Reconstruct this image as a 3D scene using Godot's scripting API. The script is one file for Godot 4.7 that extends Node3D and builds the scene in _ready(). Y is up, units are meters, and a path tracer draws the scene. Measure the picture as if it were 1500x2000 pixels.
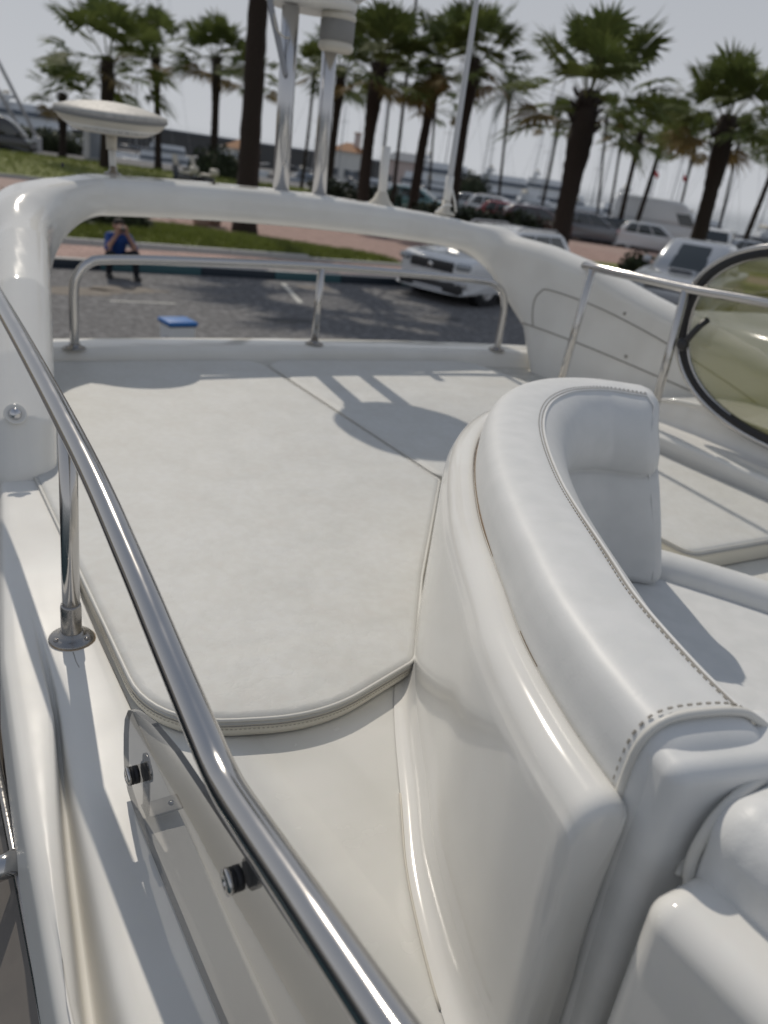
extends Node3D

var M := {}
var used := {}
const G := 0.6          # height of the quay above the origin
const BASE := 2.287      # floor of the flybridge
var rng := RandomNumberGenerator.new()

func _ready():
	rng.seed = 11
	# ---------------------------------------------------------------- camera
	var cam := Camera3D.new()
	cam.name = "camera"
	var pitch := deg_to_rad(23.31)
	var roll := deg_to_rad(8.3)
	var f := Vector3(0.5693 * cos(pitch), -sin(pitch), -0.8221 * cos(pitch))
	var r0 := Vector3(0.8221, 0, 0.5693)
	var u0 := r0.cross(f)
	var right := r0 * cos(roll) + u0 * sin(roll)
	var up := u0 * cos(roll) - r0 * sin(roll)
	cam.transform = Transform3D(Basis(right, up, -f), Vector3(0, 3.0, 0))
	cam.fov = 65.66
	cam.near = 0.05
	cam.far = 9000.0
	var ca := CameraAttributesPhysical.new()
	ca.frustum_focal_length = 18.6
	ca.exposure_aperture = 3.4
	ca.frustum_focus_distance = 0.92
	ca.frustum_near = 0.05
	ca.frustum_far = 9000.0
	add_child(cam)
	cam.attributes = ca
	cam.fov = 65.66
	cam.near = 0.05
	cam.far = 9000.0
	cam.current = true
	# ---------------------------------------------------------------- sky, sun, exposure
	var we := WorldEnvironment.new()
	we.name = "world_environment"
	var env := Environment.new()
	env.background_mode = Environment.BG_SKY
	var sky := Sky.new()
	var sm := ProceduralSkyMaterial.new()
	sm.sky_top_color = Color(0.59, 0.64, 0.725)
	sm.sky_horizon_color = Color(0.905, 0.917, 0.937)
	sm.sky_curve = 0.5
	sm.sky_energy_multiplier = 1.0
	sm.ground_bottom_color = Color(0.2, 0.21, 0.22)
	sm.ground_horizon_color = Color(0.6, 0.63, 0.66)
	sky.sky_material = sm
	env.sky = sky
	env.tonemap_mode = Environment.TONE_MAPPER_LINEAR
	env.tonemap_exposure = 0.66
	env.sdfgi_enabled = true
	env.ssao_enabled = true
	env.ssil_enabled = true
	we.environment = env
	add_child(we)
	var sun := DirectionalLight3D.new()
	sun.name = "sun"
	sun.light_energy = 1.06
	sun.light_color = Color(1.0, 0.965, 0.91)
	sun.light_angular_distance = 0.5
	sun.shadow_enabled = true
	add_child(sun)
	sun.look_at_from_position(Vector3(0.135, 1.0, -0.975) * 10.0, Vector3.ZERO, Vector3.UP)
	# ---------------------------------------------------------------- the place
	make_materials()
	build_ground()
	build_yacht()
	build_cushions()
	build_rails()
	build_screen_and_hatch()
	build_arch_gear()
	build_quay_things()
	build_palms()
	build_cars()
	build_far()

# ==================================================================== helpers: nodes
func numbered(n: String) -> String:
	if not used.has(n):
		used[n] = 0
		return n
	used[n] += 1
	return "%s_%03d" % [n, used[n]]

func tag(o: Node3D, label: String, category: String, group := "", kind := "") -> Node3D:
	if label != "": o.set_meta("label", label)
	if category != "": o.set_meta("category", category)
	if group != "": o.set_meta("group", group)
	if kind != "": o.set_meta("kind", kind)
	return o

func thing(called: String, label: String, category: String, at := Vector3.ZERO, turn := 0.0, group := "") -> Node3D:
	var o := Node3D.new()
	o.name = numbered(called)
	add_child(o, true)
	o.position = at
	o.rotation.y = turn
	tag(o, label, category, group)
	return o

func obj(called: String, m: Mesh, material: Material, parent: Node = null) -> MeshInstance3D:
	var o := MeshInstance3D.new()
	o.mesh = m
	o.material_override = material
	if parent == null or parent == self:
		o.name = numbered(called)
		add_child(o, true)
	else:
		o.name = called
		parent.add_child(o, true)
	return o

func structure(called: String, m: Mesh, material: Material) -> MeshInstance3D:
	var o := obj(called, m, material)
	o.set_meta("kind", "structure")
	return o

# ==================================================================== helpers: materials
func lin(r: float, g: float, b: float, a := 1.0) -> Color:
	var c := Color(r, g, b, 1.0).linear_to_srgb()
	c.a = a
	return c

func mat(key: String, c: Color, rough := 0.6, metal := 0.0) -> StandardMaterial3D:
	var m := StandardMaterial3D.new()
	m.resource_name = key
	m.albedo_color = c
	m.roughness = rough
	m.metallic = metal
	M[key] = m
	return m

func noise_img(seed_: int, freq: float, size := 256, oct := 4, type := FastNoiseLite.TYPE_SIMPLEX_SMOOTH) -> Image:
	var n := FastNoiseLite.new()
	n.seed = seed_
	n.noise_type = type
	n.frequency = freq
	n.fractal_octaves = oct
	return n.get_seamless_image(size, size)

func ramp_tex(img: Image, a: Color, b: Color, lo := 0.0, hi := 1.0) -> ImageTexture:
	var w := img.get_width()
	var h := img.get_height()
	var out := Image.create(w, h, true, Image.FORMAT_RGB8)
	for y in h:
		for x in w:
			var t: float = clampf((img.get_pixel(x, y).r - lo) / (hi - lo), 0, 1)
			out.set_pixel(x, y, a.lerp(b, t))
	out.generate_mipmaps()
	return ImageTexture.create_from_image(out)

func grey_tex(img: Image, lo: float, hi: float) -> ImageTexture:
	return ramp_tex(img, Color(lo, lo, lo), Color(hi, hi, hi), 0.2, 0.8)

func tri(m: StandardMaterial3D, per_metre: float, world := true) -> void:
	m.uv1_triplanar = true
	m.uv1_world_triplanar = world
	m.uv1_scale = Vector3.ONE * per_metre

func make_materials():
	var soft := noise_img(3, 0.012, 256, 4)
	var fine := noise_img(5, 0.09, 256, 3)
	var cell := noise_img(7, 0.07, 256, 2, FastNoiseLite.TYPE_CELLULAR)
	var streak := noise_img(9, 0.03, 256, 5)
	# glossy gelcoat
	var g := mat("gelcoat", Color.WHITE, 1.0)
	g.albedo_texture = ramp_tex(soft, lin(0.745, 0.73, 0.69), lin(0.79, 0.777, 0.74), 0.25, 0.75)
	g.roughness_texture = grey_tex(streak, 0.085, 0.125)
	g.metallic_specular = 0.5
	tri(g, 1.3)
	var gw := mat("gelcoat_worn", Color.WHITE, 1.0)
	gw.albedo_texture = g.albedo_texture
	gw.roughness_texture = grey_tex(streak, 0.30, 0.36)
	gw.metallic_specular = 0.22
	tri(gw, 1.3)
	# the non-skid or chalky deck gelcoat, a little duller
	var d := mat("deck_gelcoat", Color.WHITE, 1.0)
	d.albedo_texture = ramp_tex(soft, lin(0.715, 0.705, 0.665), lin(0.77, 0.76, 0.72), 0.25, 0.75)
	d.roughness_texture = grey_tex(streak, 0.14, 0.3)
	tri(d, 1.7)
	var low_wave := noise_img(61, 0.006, 512, 3)
	var grain := noise_img(62, 0.16, 512, 2, FastNoiseLite.TYPE_CELLULAR)
	var crease := noise_img(63, 0.02, 512, 4)
	var relief := Image.create(512, 512, true, Image.FORMAT_RGB8)
	for yy in 512:
		for xx in 512:
			var rr: float = absf(crease.get_pixel(xx, yy).r - 0.5)
			var hgt: float = 0.8 * low_wave.get_pixel(xx, yy).r + 0.035 * grain.get_pixel(xx, yy).r + 0.05 * smoothstep(0.0, 0.03, rr)
			relief.set_pixel(xx, yy, Color(hgt, hgt, hgt))
	var relief_tex := ImageTexture.create_from_image(relief)
	# vinyl of the sun pads: mottled with age
	var v := mat("vinyl", Color.WHITE, 0.58)
	v.metallic_specular = 0.35
	v.albedo_texture = ramp_tex(noise_img(21, 0.007, 512, 5), lin(0.612, 0.610, 0.583), lin(0.642, 0.641, 0.618), 0.22, 0.72)
	v.detail_enabled = true
	v.detail_blend_mode = BaseMaterial3D.BLEND_MODE_MUL
	v.detail_albedo = ramp_tex(fine, Color(0.985, 0.983, 0.98), Color(1, 1, 1), 0.3, 0.7)
	v.heightmap_enabled = true
	v.heightmap_texture = relief_tex
	v.heightmap_scale = 0.45
	tri(v, 1.6)
	var v2 := mat("vinyl_white", Color.WHITE, 0.44)
	v2.metallic_specular = 0.4
	v2.albedo_texture = ramp_tex(noise_img(22, 0.025, 256, 4), lin(0.665, 0.67, 0.66), lin(0.71, 0.713, 0.705), 0.25, 0.75)
	v2.heightmap_enabled = true
	v2.heightmap_texture = relief_tex
	v2.heightmap_scale = 0.16
	tri(v2, 2.6)
	var v3 := mat("vinyl_wrinkled", Color.WHITE, 0.42)
	v3.metallic_specular = 0.4
	v3.albedo_texture = v2.albedo_texture
	v3.heightmap_enabled = true
	v3.heightmap_texture = relief_tex
	v3.heightmap_scale = 0.3
	tri(v3, 5.0)
	mat("vinyl_side", lin(0.69, 0.655, 0.56), 0.5)
	mat("piping", lin(0.66, 0.645, 0.60), 0.45)
	mat("thread", lin(0.33, 0.31, 0.275), 0.8)
	mat("pad_thread", lin(0.46, 0.43, 0.36), 0.8)
	mat("grime", lin(0.20, 0.14, 0.09), 0.8)
	# polished stainless steel with smears
	var s := mat("steel", lin(0.56, 0.545, 0.53), 1.0, 1.0)
	s.roughness_texture = grey_tex(soft, 0.12, 0.17)
	tri(s, 3.0)
	var sd := mat("steel_dull", lin(0.36, 0.345, 0.33), 1.0, 1.0)
	sd.roughness_texture = grey_tex(streak, 0.14, 0.36)
	tri(sd, 14.0)
	mat("steel_mast", lin(0.55, 0.55, 0.56), 0.22, 1.0)
	mat("black_rubber", lin(0.014, 0.014, 0.016), 0.55)
	mat("black_plastic", lin(0.02, 0.02, 0.022), 0.4)
	mat("rust", lin(0.40, 0.30, 0.2), 0.8)
	mat("sealant", lin(0.60, 0.565, 0.49), 0.6)
	mat("seam", lin(0.30, 0.28, 0.25), 0.7)
	var ac := mat("smoked_acrylic", lin(0.10, 0.099, 0.096, 0.62), 0.03)
	ac.transparency = BaseMaterial3D.TRANSPARENCY_ALPHA
	mat("bracket_grey", lin(0.30, 0.29, 0.27), 0.45)
	mat("acrylic_edge", lin(0.16, 0.16, 0.16), 0.12)
	var hg := mat("hatch_acrylic", lin(0.36, 0.35, 0.11, 0.40), 0.04)
	hg.transparency = BaseMaterial3D.TRANSPARENCY_ALPHA
	var wg := mat("dark_glass", lin(0.23, 0.21, 0.19), 0.05)
	wg.heightmap_enabled = true
	wg.heightmap_texture = grey_tex(noise_img(31, 0.02, 256, 3), 0, 1)
	wg.heightmap_scale = 0.12
	tri(wg, 2.5)
	# antenna plastics
	mat("cream_plastic", lin(0.60, 0.56, 0.48), 0.4)
	var wp := mat("weathered_plastic", Color.WHITE, 0.6)
	wp.albedo_texture = ramp_tex(streak, lin(0.36, 0.345, 0.315), lin(0.50, 0.485, 0.45), 0.25, 0.75)
	tri(wp, 5.0)
	mat("white_plastic", lin(0.72, 0.71, 0.68), 0.35)
	mat("grey_mesh", lin(0.25, 0.245, 0.235), 0.7)
	mat("print_dark", lin(0.13, 0.12, 0.11), 0.7)
	mat("hose", lin(0.30, 0.31, 0.34), 0.5)
	# ground
	var a := mat("asphalt", Color.WHITE, 0.93)
	a.albedo_texture = ramp_tex(noise_img(41, 0.05, 512, 6), lin(0.14, 0.138, 0.142), lin(0.225, 0.222, 0.222), 0.2, 0.8)
	a.detail_enabled = true
	a.detail_blend_mode = BaseMaterial3D.BLEND_MODE_MUL
	a.detail_albedo = ramp_tex(cell, Color(0.72, 0.72, 0.72), Color(1, 1, 1), 0.1, 0.7)
	a.heightmap_enabled = true
	a.heightmap_texture = grey_tex(cell, 0, 1)
	a.heightmap_scale = 0.8
	tri(a, 0.42)
	var gr := mat("turf", Color.WHITE, 0.95)
	gr.albedo_texture = ramp_tex(noise_img(43, 0.03, 256, 5), lin(0.12, 0.145, 0.034), lin(0.21, 0.22, 0.065), 0.2, 0.8)
	tri(gr, 0.35)
	var bl := mat("grass_blade", Color.WHITE, 0.8)
	bl.vertex_color_use_as_albedo = true
	bl.backlight_enabled = true
	bl.backlight = lin(0.25, 0.3, 0.06)
	var pv := mat("paver", Color.WHITE, 0.9)
	pv.vertex_color_use_as_albedo = true
	var pz := mat("paving_base", Color.WHITE, 0.9)
	pz.albedo_texture = ramp_tex(noise_img(44, 0.06, 256, 4), lin(0.27, 0.185, 0.16), lin(0.40, 0.29, 0.25), 0.2, 0.8)
	tri(pz, 0.6)
	mat("mortar", lin(0.26, 0.23, 0.21), 0.95)
	mat("kerb_navy", lin(0.012, 0.022, 0.035), 0.5)
	mat("kerb_teal", lin(0.035, 0.10, 0.115), 0.5)
	var kc := mat("kerb_concrete", Color.WHITE, 0.9)
	kc.albedo_texture = ramp_tex(fine, lin(0.40, 0.40, 0.38), lin(0.55, 0.55, 0.53), 0.2, 0.8)
	tri(kc, 1.2)
	mat("road_paint", lin(0.50, 0.49, 0.45), 0.8)
	var w := mat("water", lin(0.02, 0.045, 0.055), 0.06)
	w.heightmap_enabled = true
	w.heightmap_texture = grey_tex(noise_img(45, 0.03, 256, 4), 0, 1)
	w.heightmap_scale = 6.0
	tri(w, 0.25)
	mat("rock", lin(0.10, 0.10, 0.10), 0.95)
	# vegetation
	var b := mat("bark", Color.WHITE, 0.95)
	b.albedo_texture = ramp_tex(noise_img(51, 0.06, 256, 4), lin(0.018, 0.013, 0.010), lin(0.066, 0.046, 0.034), 0.2, 0.8)
	b.heightmap_enabled = true
	b.heightmap_texture = grey_tex(cell, 0, 1)
	b.heightmap_scale = 3.0
	tri(b, 1.5)
	var fr := mat("frond", Color.WHITE, 0.7)
	fr.metallic_specular = 0.25
	fr.vertex_color_use_as_albedo = true
	fr.backlight_enabled = true
	fr.backlight = lin(0.5, 0.5, 0.5)
	var sh := mat("shrub_leaf", Color.WHITE, 0.7)
	sh.vertex_color_use_as_albedo = true
	# cars
	for p in [["paint_white", 0.72, 0.73, 0.74], ["paint_silver", 0.40, 0.42, 0.45], ["paint_red", 0.26, 0.018, 0.022], ["paint_dark_red", 0.055, 0.008, 0.014], ["paint_black", 0.012, 0.012, 0.015], ["paint_navy", 0.02, 0.03, 0.05], ["paint_grey", 0.16, 0.17, 0.19], ["paint_teal", 0.06, 0.16, 0.17]]:
		var pm := mat(p[0], lin(p[1], p[2], p[3]), 0.25, 0.35 if p[0] in ["paint_silver", "paint_grey"] else 0.0)
		pm.clearcoat_enabled = true
		pm.clearcoat = 1.0
		pm.clearcoat_roughness = 0.04
	mat("car_glass", lin(0.02, 0.026, 0.028), 0.04).metallic_specular = 0.8
	mat("tyre", lin(0.015, 0.015, 0.016), 0.85)
	mat("alloy", lin(0.42, 0.42, 0.43), 0.3, 1.0)
	mat("chrome", lin(0.62, 0.62, 0.63), 0.08, 1.0)
	mat("lamp_clear", lin(0.35, 0.37, 0.39), 0.1, 0.5)
	mat("lamp_red", lin(0.35, 0.01, 0.012), 0.15)
	mat("plate", lin(0.55, 0.55, 0.53), 0.5)
	# buildings, boats
	mat("wall_white", lin(0.62, 0.62, 0.60), 0.85)
	mat("wall_pink", lin(0.55, 0.46, 0.43), 0.85)
	mat("roof_orange", lin(0.34, 0.17, 0.08), 0.8)
	mat("roof_grey", lin(0.17, 0.19, 0.22), 0.7)
	mat("window_dark", lin(0.10, 0.115, 0.135), 0.15)
	mat("hull_white", lin(0.62, 0.64, 0.66), 0.2)
	mat("hull_grey", lin(0.30, 0.33, 0.37), 0.2)
	mat("spar", lin(0.42, 0.43, 0.45), 0.4, 0.3)
	mat("spar_pale", lin(0.55, 0.56, 0.58), 0.4)
	mat("flag_red", lin(0.55, 0.03, 0.03), 0.8)
	mat("lid_blue", lin(0.015, 0.14, 0.42), 0.4)
	mat("pedestal_grey", lin(0.62, 0.63, 0.63), 0.5)
	mat("terracotta", lin(0.33, 0.25, 0.20), 0.85)
	# person
	var sk := mat("skin", lin(0.36, 0.20, 0.14), 0.5)
	sk.subsurf_scatter_enabled = true
	sk.subsurf_scatter_strength = 0.1
	mat("shirt_blue", lin(0.01, 0.05, 0.21), 0.8)
	mat("trouser_dark", lin(0.012, 0.013, 0.018), 0.9)
	mat("hair_dark", lin(0.02, 0.014, 0.01), 0.7)
	mat("shoe_dark", lin(0.03, 0.028, 0.026), 0.6)

# ==================================================================== helpers: shapes
func st_new() -> SurfaceTool:
	var s := SurfaceTool.new()
	s.begin(Mesh.PRIMITIVE_TRIANGLES)
	s.set_smooth_group(0)
	return s

func done(s: SurfaceTool) -> ArrayMesh:
	s.generate_normals()
	return s.commit()

func quad(s: SurfaceTool, a: Vector3, b: Vector3, c: Vector3, d: Vector3) -> void:
	s.add_vertex(a); s.add_vertex(b); s.add_vertex(c)
	s.add_vertex(a); s.add_vertex(c); s.add_vertex(d)

func loft(s: SurfaceTool, rings: Array, closed := true, cap := true) -> void:
	var n: int = rings[0].size()
	var m := n if closed else n - 1
	for i in rings.size() - 1:
		var A: PackedVector3Array = rings[i]
		var B: PackedVector3Array = rings[i + 1]
		for j in m:
			var k := (j + 1) % n
			quad(s, A[j], B[j], B[k], A[k])
	if cap:
		for e in [0, rings.size() - 1]:
			var R: PackedVector3Array = rings[e]
			var c := Vector3.ZERO
			for p in R: c += p
			c /= n
			for j in n:
				var k := (j + 1) % n
				if e == 0:
					s.add_vertex(c); s.add_vertex(R[j]); s.add_vertex(R[k])
				else:
					s.add_vertex(c); s.add_vertex(R[k]); s.add_vertex(R[j])

func catmull(p: Array, sub: int, closed := false) -> Array:
	var out := []
	var n := p.size()
	var last := n if closed else n - 1
	for i in last:
		var a = p[(i - 1 + n) % n] if closed else p[maxi(i - 1, 0)]
		var b = p[i]
		var c = p[(i + 1) % n]
		var d = p[(i + 2) % n] if closed else p[mini(i + 2, n - 1)]
		for k in sub:
			var t := float(k) / sub
			out.append(0.5 * ((2.0 * b) + (c - a) * t + (2.0 * a - 5.0 * b + 4.0 * c - d) * t * t + (3.0 * b - a - 3.0 * c + d) * t * t * t))
	if not closed: out.append(p[n - 1])
	return out

func frames(path: Array) -> Array:
	var out := []
	var nrm := Vector3.UP
	for i in path.size():
		var t: Vector3 = (path[mini(i + 1, path.size() - 1)] - path[maxi(i - 1, 0)]).normalized()
		if i == 0:
			nrm = Vector3.UP if absf(t.y) < 0.9 else Vector3.RIGHT
		nrm = (nrm - t * nrm.dot(t)).normalized()
		out.append([t, nrm, t.cross(nrm)])
	return out

func tube(s: SurfaceTool, path: Array, r: float, n := 16, r_end := -1.0) -> void:
	var fr := frames(path)
	var rings := []
	for i in path.size():
		var rr := r if r_end < 0 else lerpf(r, r_end, float(i) / (path.size() - 1))
		var ring := PackedVector3Array()
		for j in n:
			var a := TAU * j / n
			ring.append(path[i] + (fr[i][1] * cos(a) + fr[i][2] * sin(a)) * rr)
		rings.append(ring)
	loft(s, rings)

func tube_mesh(path: Array, r: float, n := 16, r_end := -1.0) -> ArrayMesh:
	var s := st_new()
	tube(s, path, r, n, r_end)
	return done(s)

# profile: array of Vector2(radius, height) turned about +Y
func lathe(s: SurfaceTool, prof: Array, n := 24, at := Vector3.ZERO, basis := Basis()) -> void:
	var rings := []
	for p in prof:
		var ring := PackedVector3Array()
		for j in n:
			var a := TAU * j / n
			ring.append(at + basis * Vector3(cos(a) * p.x, p.y, sin(a) * p.x))
		rings.append(ring)
	loft(s, rings)

func lathe_mesh(prof: Array, n := 24, at := Vector3.ZERO, basis := Basis()) -> ArrayMesh:
	var s := st_new()
	lathe(s, prof, n, at, basis)
	return done(s)

# box with rounded edges, centred at c
func rbox(s: SurfaceTool, c: Vector3, size: Vector3, r: float, basis := Basis(), k := 3) -> void:
	var h := size * 0.5
	r = minf(r, minf(h.x, minf(h.y, h.z)) * 0.999)
	var inner := h - Vector3.ONE * r
	var ts := []
	for i in k + 1: ts.append(-1.0 + 0.0 * i)
	var cuts := []
	for i in k + 1: cuts.append([-1.0, float(i) / k])
	for i in k + 1: cuts.append([1.0, float(i) / k])
	for axis in 3:
		for sgn in [-1.0, 1.0]:
			var ua := (axis + 1) % 3
			var va := (axis + 2) % 3
			var pts := []
			for i in cuts.size():
				var row := PackedVector3Array()
				for j in cuts.size():
					var q := Vector3.ZERO
					var ang_u: float = (1.0 - cuts[i][1]) if cuts[i][0] < 0 else cuts[i][1]
					var ang_v: float = (1.0 - cuts[j][1]) if cuts[j][0] < 0 else cuts[j][1]
					var dir := Vector3.ZERO
					dir[axis] = sgn
					dir[ua] = cuts[i][0] * tan(ang_u * PI / 4)
					dir[va] = cuts[j][0] * tan(ang_v * PI / 4)
					dir = dir.normalized()
					q[axis] = sgn * inner[axis]
					q[ua] = cuts[i][0] * inner[ua]
					q[va] = cuts[j][0] * inner[va]
					row.append(c + basis * (q + dir * r))
				pts.append(row)
			for i in cuts.size() - 1:
				for j in cuts.size() - 1:
					if sgn > 0:
						quad(s, pts[i][j], pts[i][j + 1], pts[i + 1][j + 1], pts[i + 1][j])
					else:
						quad(s, pts[i][j], pts[i + 1][j], pts[i + 1][j + 1], pts[i][j + 1])

func rbox_mesh(c: Vector3, size: Vector3, r := 0.01, basis := Basis(), k := 2) -> ArrayMesh:
	var s := st_new()
	rbox(s, c, size, r, basis, k)
	return done(s)

# plain box with hard edges
func box(s: SurfaceTool, c: Vector3, size: Vector3, basis := Basis()) -> void:
	s.set_smooth_group(-1)
	var h := size * 0.5
	var p := []
	for i in 8:
		p.append(c + basis * Vector3(h.x if i & 1 else -h.x, h.y if i & 2 else -h.y, h.z if i & 4 else -h.z))
	quad(s, p[0], p[1], p[3], p[2]); quad(s, p[5], p[4], p[6], p[7])
	quad(s, p[4], p[0], p[2], p[6]); quad(s, p[1], p[5], p[7], p[3])
	quad(s, p[2], p[3], p[7], p[6]); quad(s, p[4], p[5], p[1], p[0])

func box_mesh(c: Vector3, size: Vector3, basis := Basis()) -> ArrayMesh:
	var s := st_new()
	box(s, c, size, basis)
	return done(s)

# round the corners of a plan (Vector2 = x, z); corner radius per vertex
func rounded_plan(pts: Array, radii: Array, seg := 8) -> PackedVector2Array:
	var out := PackedVector2Array()
	var n := pts.size()
	for i in n:
		var p: Vector2 = pts[i]
		var a: Vector2 = (pts[(i - 1 + n) % n] - p).normalized()
		var b: Vector2 = (pts[(i + 1) % n] - p).normalized()
		var r: float = radii[i]
		if r <= 0.0:
			out.append(p)
			continue
		var half := acos(clampf(a.dot(b), -1, 1)) / 2.0
		var d := minf(r / tan(half), minf(p.distance_to(pts[(i - 1 + n) % n]), p.distance_to(pts[(i + 1) % n])) * 0.49)
		var s0 := p + a * d
		var s1 := p + b * d
		for k in seg + 1:
			var t := float(k) / seg
			out.append(s0.lerp(p, t).lerp(p.lerp(s1, t), t))
	return out

func inset_plan(pl: PackedVector2Array, d: float) -> PackedVector2Array:
	var out := PackedVector2Array()
	var n := pl.size()
	var area := 0.0
	for i in n: area += pl[i].cross(pl[(i + 1) % n])
	var sg := 1.0 if area > 0 else -1.0
	for i in n:
		var a := (pl[i] - pl[(i - 1 + n) % n]).normalized()
		var b := (pl[(i + 1) % n] - pl[i]).normalized()
		var t := (a + b).normalized()
		out.append(pl[i] + Vector2(-t.y, t.x) * d * sg)
	return out

# prism over a plan with a profile of (inset, height) pairs from the bottom edge to the top edge
func plan_solid(s: SurfaceTool, pl_in: PackedVector2Array, prof: Array) -> void:
	var pl := pl_in.duplicate()
	var area := 0.0
	for i in pl.size(): area += pl[i].cross(pl[(i + 1) % pl.size()])
	if area > 0: pl.reverse()
	var rings := []
	for p in prof:
		var q := inset_plan(pl, p.x)
		var ring := PackedVector3Array()
		for v in q: ring.append(Vector3(v.x, p.y, v.y))
		rings.append(ring)
	loft(s, rings, true, false)
	var top := inset_plan(pl, prof[prof.size() - 1].x)
	var idx := Geometry2D.triangulate_polygon(top)
	var yt: float = prof[prof.size() - 1].y
	for i in range(0, idx.size(), 3):
		var a := top[idx[i]]
		var b := top[idx[i + 1]]
		var c := top[idx[i + 2]]
		if (b - a).cross(c - a) < 0:
			var w := b
			b = c
			c = w
		for v in [a, b, c]: s.add_vertex(Vector3(v.x, yt, v.y))

func plan_mesh(pl: PackedVector2Array, prof: Array) -> ArrayMesh:
	var s := st_new()
	plan_solid(s, pl, prof)
	return done(s)

func path_of(pl: PackedVector2Array, y: float, closed := true) -> Array:
	var out := []
	for p in pl: out.append(Vector3(p.x, y, p.y))
	if closed: out.append(out[0])
	return out

# evenly spaced points along a polyline: [position, tangent]
func walk(path: Array, step: float) -> Array:
	var out := []
	var left := 0.0
	for i in path.size() - 1:
		var a: Vector3 = path[i]
		var b: Vector3 = path[i + 1]
		var l := a.distance_to(b)
		if l < 1e-6: continue
		var t := left
		while t < l:
			out.append([a.lerp(b, t / l), (b - a) / l])
			t += step
		left = t - l
	return out

func stitches(path: Array, step: float, length: float, r: float) -> ArrayMesh:
	var s := st_new()
	for w in walk(path, step):
		var t: Vector3 = w[1]
		var u := Vector3.UP
		var bs := Basis(t, u, t.cross(u).normalized()).orthonormalized()
		box(s, w[0], Vector3(length, r * 2, r * 2), bs)
	return done(s)

# ==================================================================== helpers: surface nets
func nets(sdf: Callable, lo: Vector3, hi: Vector3, cell: float, smooth_steps := 1) -> ArrayMesh:
	var nx := int(ceil((hi.x - lo.x) / cell / 4.0)) * 4 + 1
	var ny := int(ceil((hi.y - lo.y) / cell / 4.0)) * 4 + 1
	var nz := int(ceil((hi.z - lo.z) / cell / 4.0)) * 4 + 1
	var g := PackedFloat32Array()
	g.resize(nx * ny * nz)
	g.fill(1.0)
	var reach := cell * 4.0 * 0.9 + cell * 2.0
	var bx := (nx - 1) / 4
	var by := (ny - 1) / 4
	var bz := (nz - 1) / 4
	var live := PackedByteArray()
	live.resize(bx * by * bz)
	for k in bz:
		for j in by:
			for i in bx:
				var c := lo + Vector3(i * 4 + 2, j * 4 + 2, k * 4 + 2) * cell
				var d: float = sdf.call(c)
				var on := absf(d) < reach * 1.15
				live[(k * by + j) * bx + i] = 1 if on else 0
				for kk in 5:
					for jj in 5:
						for ii in 5:
							var id := ((k * 4 + kk) * ny + j * 4 + jj) * nx + i * 4 + ii
							if on:
								if g[id] == 1.0 or absf(g[id]) > 50.0:
									g[id] = sdf.call(lo + Vector3(i * 4 + ii, j * 4 + jj, k * 4 + kk) * cell)
							elif g[id] == 1.0:
								g[id] = 99.0 if d > 0 else -99.0
	var vid := {}
	var verts := PackedVector3Array()
	var tris := PackedInt32Array()
	for k in nz - 1:
		for j in ny - 1:
			for i in nx - 1:
				if live[((k / 4) * by + j / 4) * bx + i / 4] == 0: continue
				var id := (k * ny + j) * nx + i
				var neg := 0
				for q in 8:
					if g[id + (q & 1) + ((q >> 1) & 1) * nx + (q >> 2) * nx * ny] < 0.0: neg += 1
				if neg == 0 or neg == 8: continue
				var c := lo + Vector3(i + 0.5, j + 0.5, k + 0.5) * cell
				for n in smooth_steps + 1:
					var e := cell * 0.25
					var d: float = sdf.call(c)
					var gr := Vector3(sdf.call(c + Vector3(e, 0, 0)) - d, sdf.call(c + Vector3(0, e, 0)) - d, sdf.call(c + Vector3(0, 0, e)) - d) / e
					var l2 := gr.length_squared()
					if l2 > 1e-6: c -= (gr * d / l2).limit_length(cell * 0.8)
				vid[id] = verts.size()
				verts.append(c)
	var di := [1, nx, nx * ny]
	for id in vid:
		for ax in 3:
			var b: int = di[(ax + 1) % 3]
			var c2: int = di[(ax + 2) % 3]
			# edge from corner id+b+c2 ... use the edge at corner id along ax; cells round it: id, id-b, id-c2, id-b-c2
			var g0 := g[id]
			var g1 := g[id + di[ax]]
			if (g0 < 0.0) == (g1 < 0.0): continue
			if not (vid.has(id - b) and vid.has(id - c2) and vid.has(id - b - c2)): continue
			var q: Array = [vid[id], vid[id - b], vid[id - b - c2], vid[id - c2]]
			if g0 > 0.0: q = [q[0], q[3], q[2], q[1]]
			tris.append_array([q[0], q[2], q[1], q[0], q[3], q[2]])
	var nor := PackedVector3Array()
	for v in verts:
		var e := cell * 0.3
		nor.append(Vector3(sdf.call(v + Vector3(e, 0, 0)) - sdf.call(v - Vector3(e, 0, 0)), sdf.call(v + Vector3(0, e, 0)) - sdf.call(v - Vector3(0, e, 0)), sdf.call(v + Vector3(0, 0, e)) - sdf.call(v - Vector3(0, 0, e))).normalized())
	var arr := []
	arr.resize(Mesh.ARRAY_MAX)
	arr[Mesh.ARRAY_VERTEX] = verts
	arr[Mesh.ARRAY_NORMAL] = nor
	arr[Mesh.ARRAY_INDEX] = tris
	var m := ArrayMesh.new()
	m.add_surface_from_arrays(Mesh.PRIMITIVE_TRIANGLES, arr)
	return m

func smin(a: float, b: float, k: float) -> float:
	var h := maxf(k - absf(a - b), 0.0) / k
	return minf(a, b) - h * h * k * 0.25

func capsule(p: Vector3, a: Vector3, b: Vector3, ra: float, rb: float) -> float:
	var pa := p - a
	var ba := b - a
	var h := clampf(pa.dot(ba) / maxf(ba.length_squared(), 1e-9), 0, 1)
	return (pa - ba * h).length() - lerpf(ra, rb, h)

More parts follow.
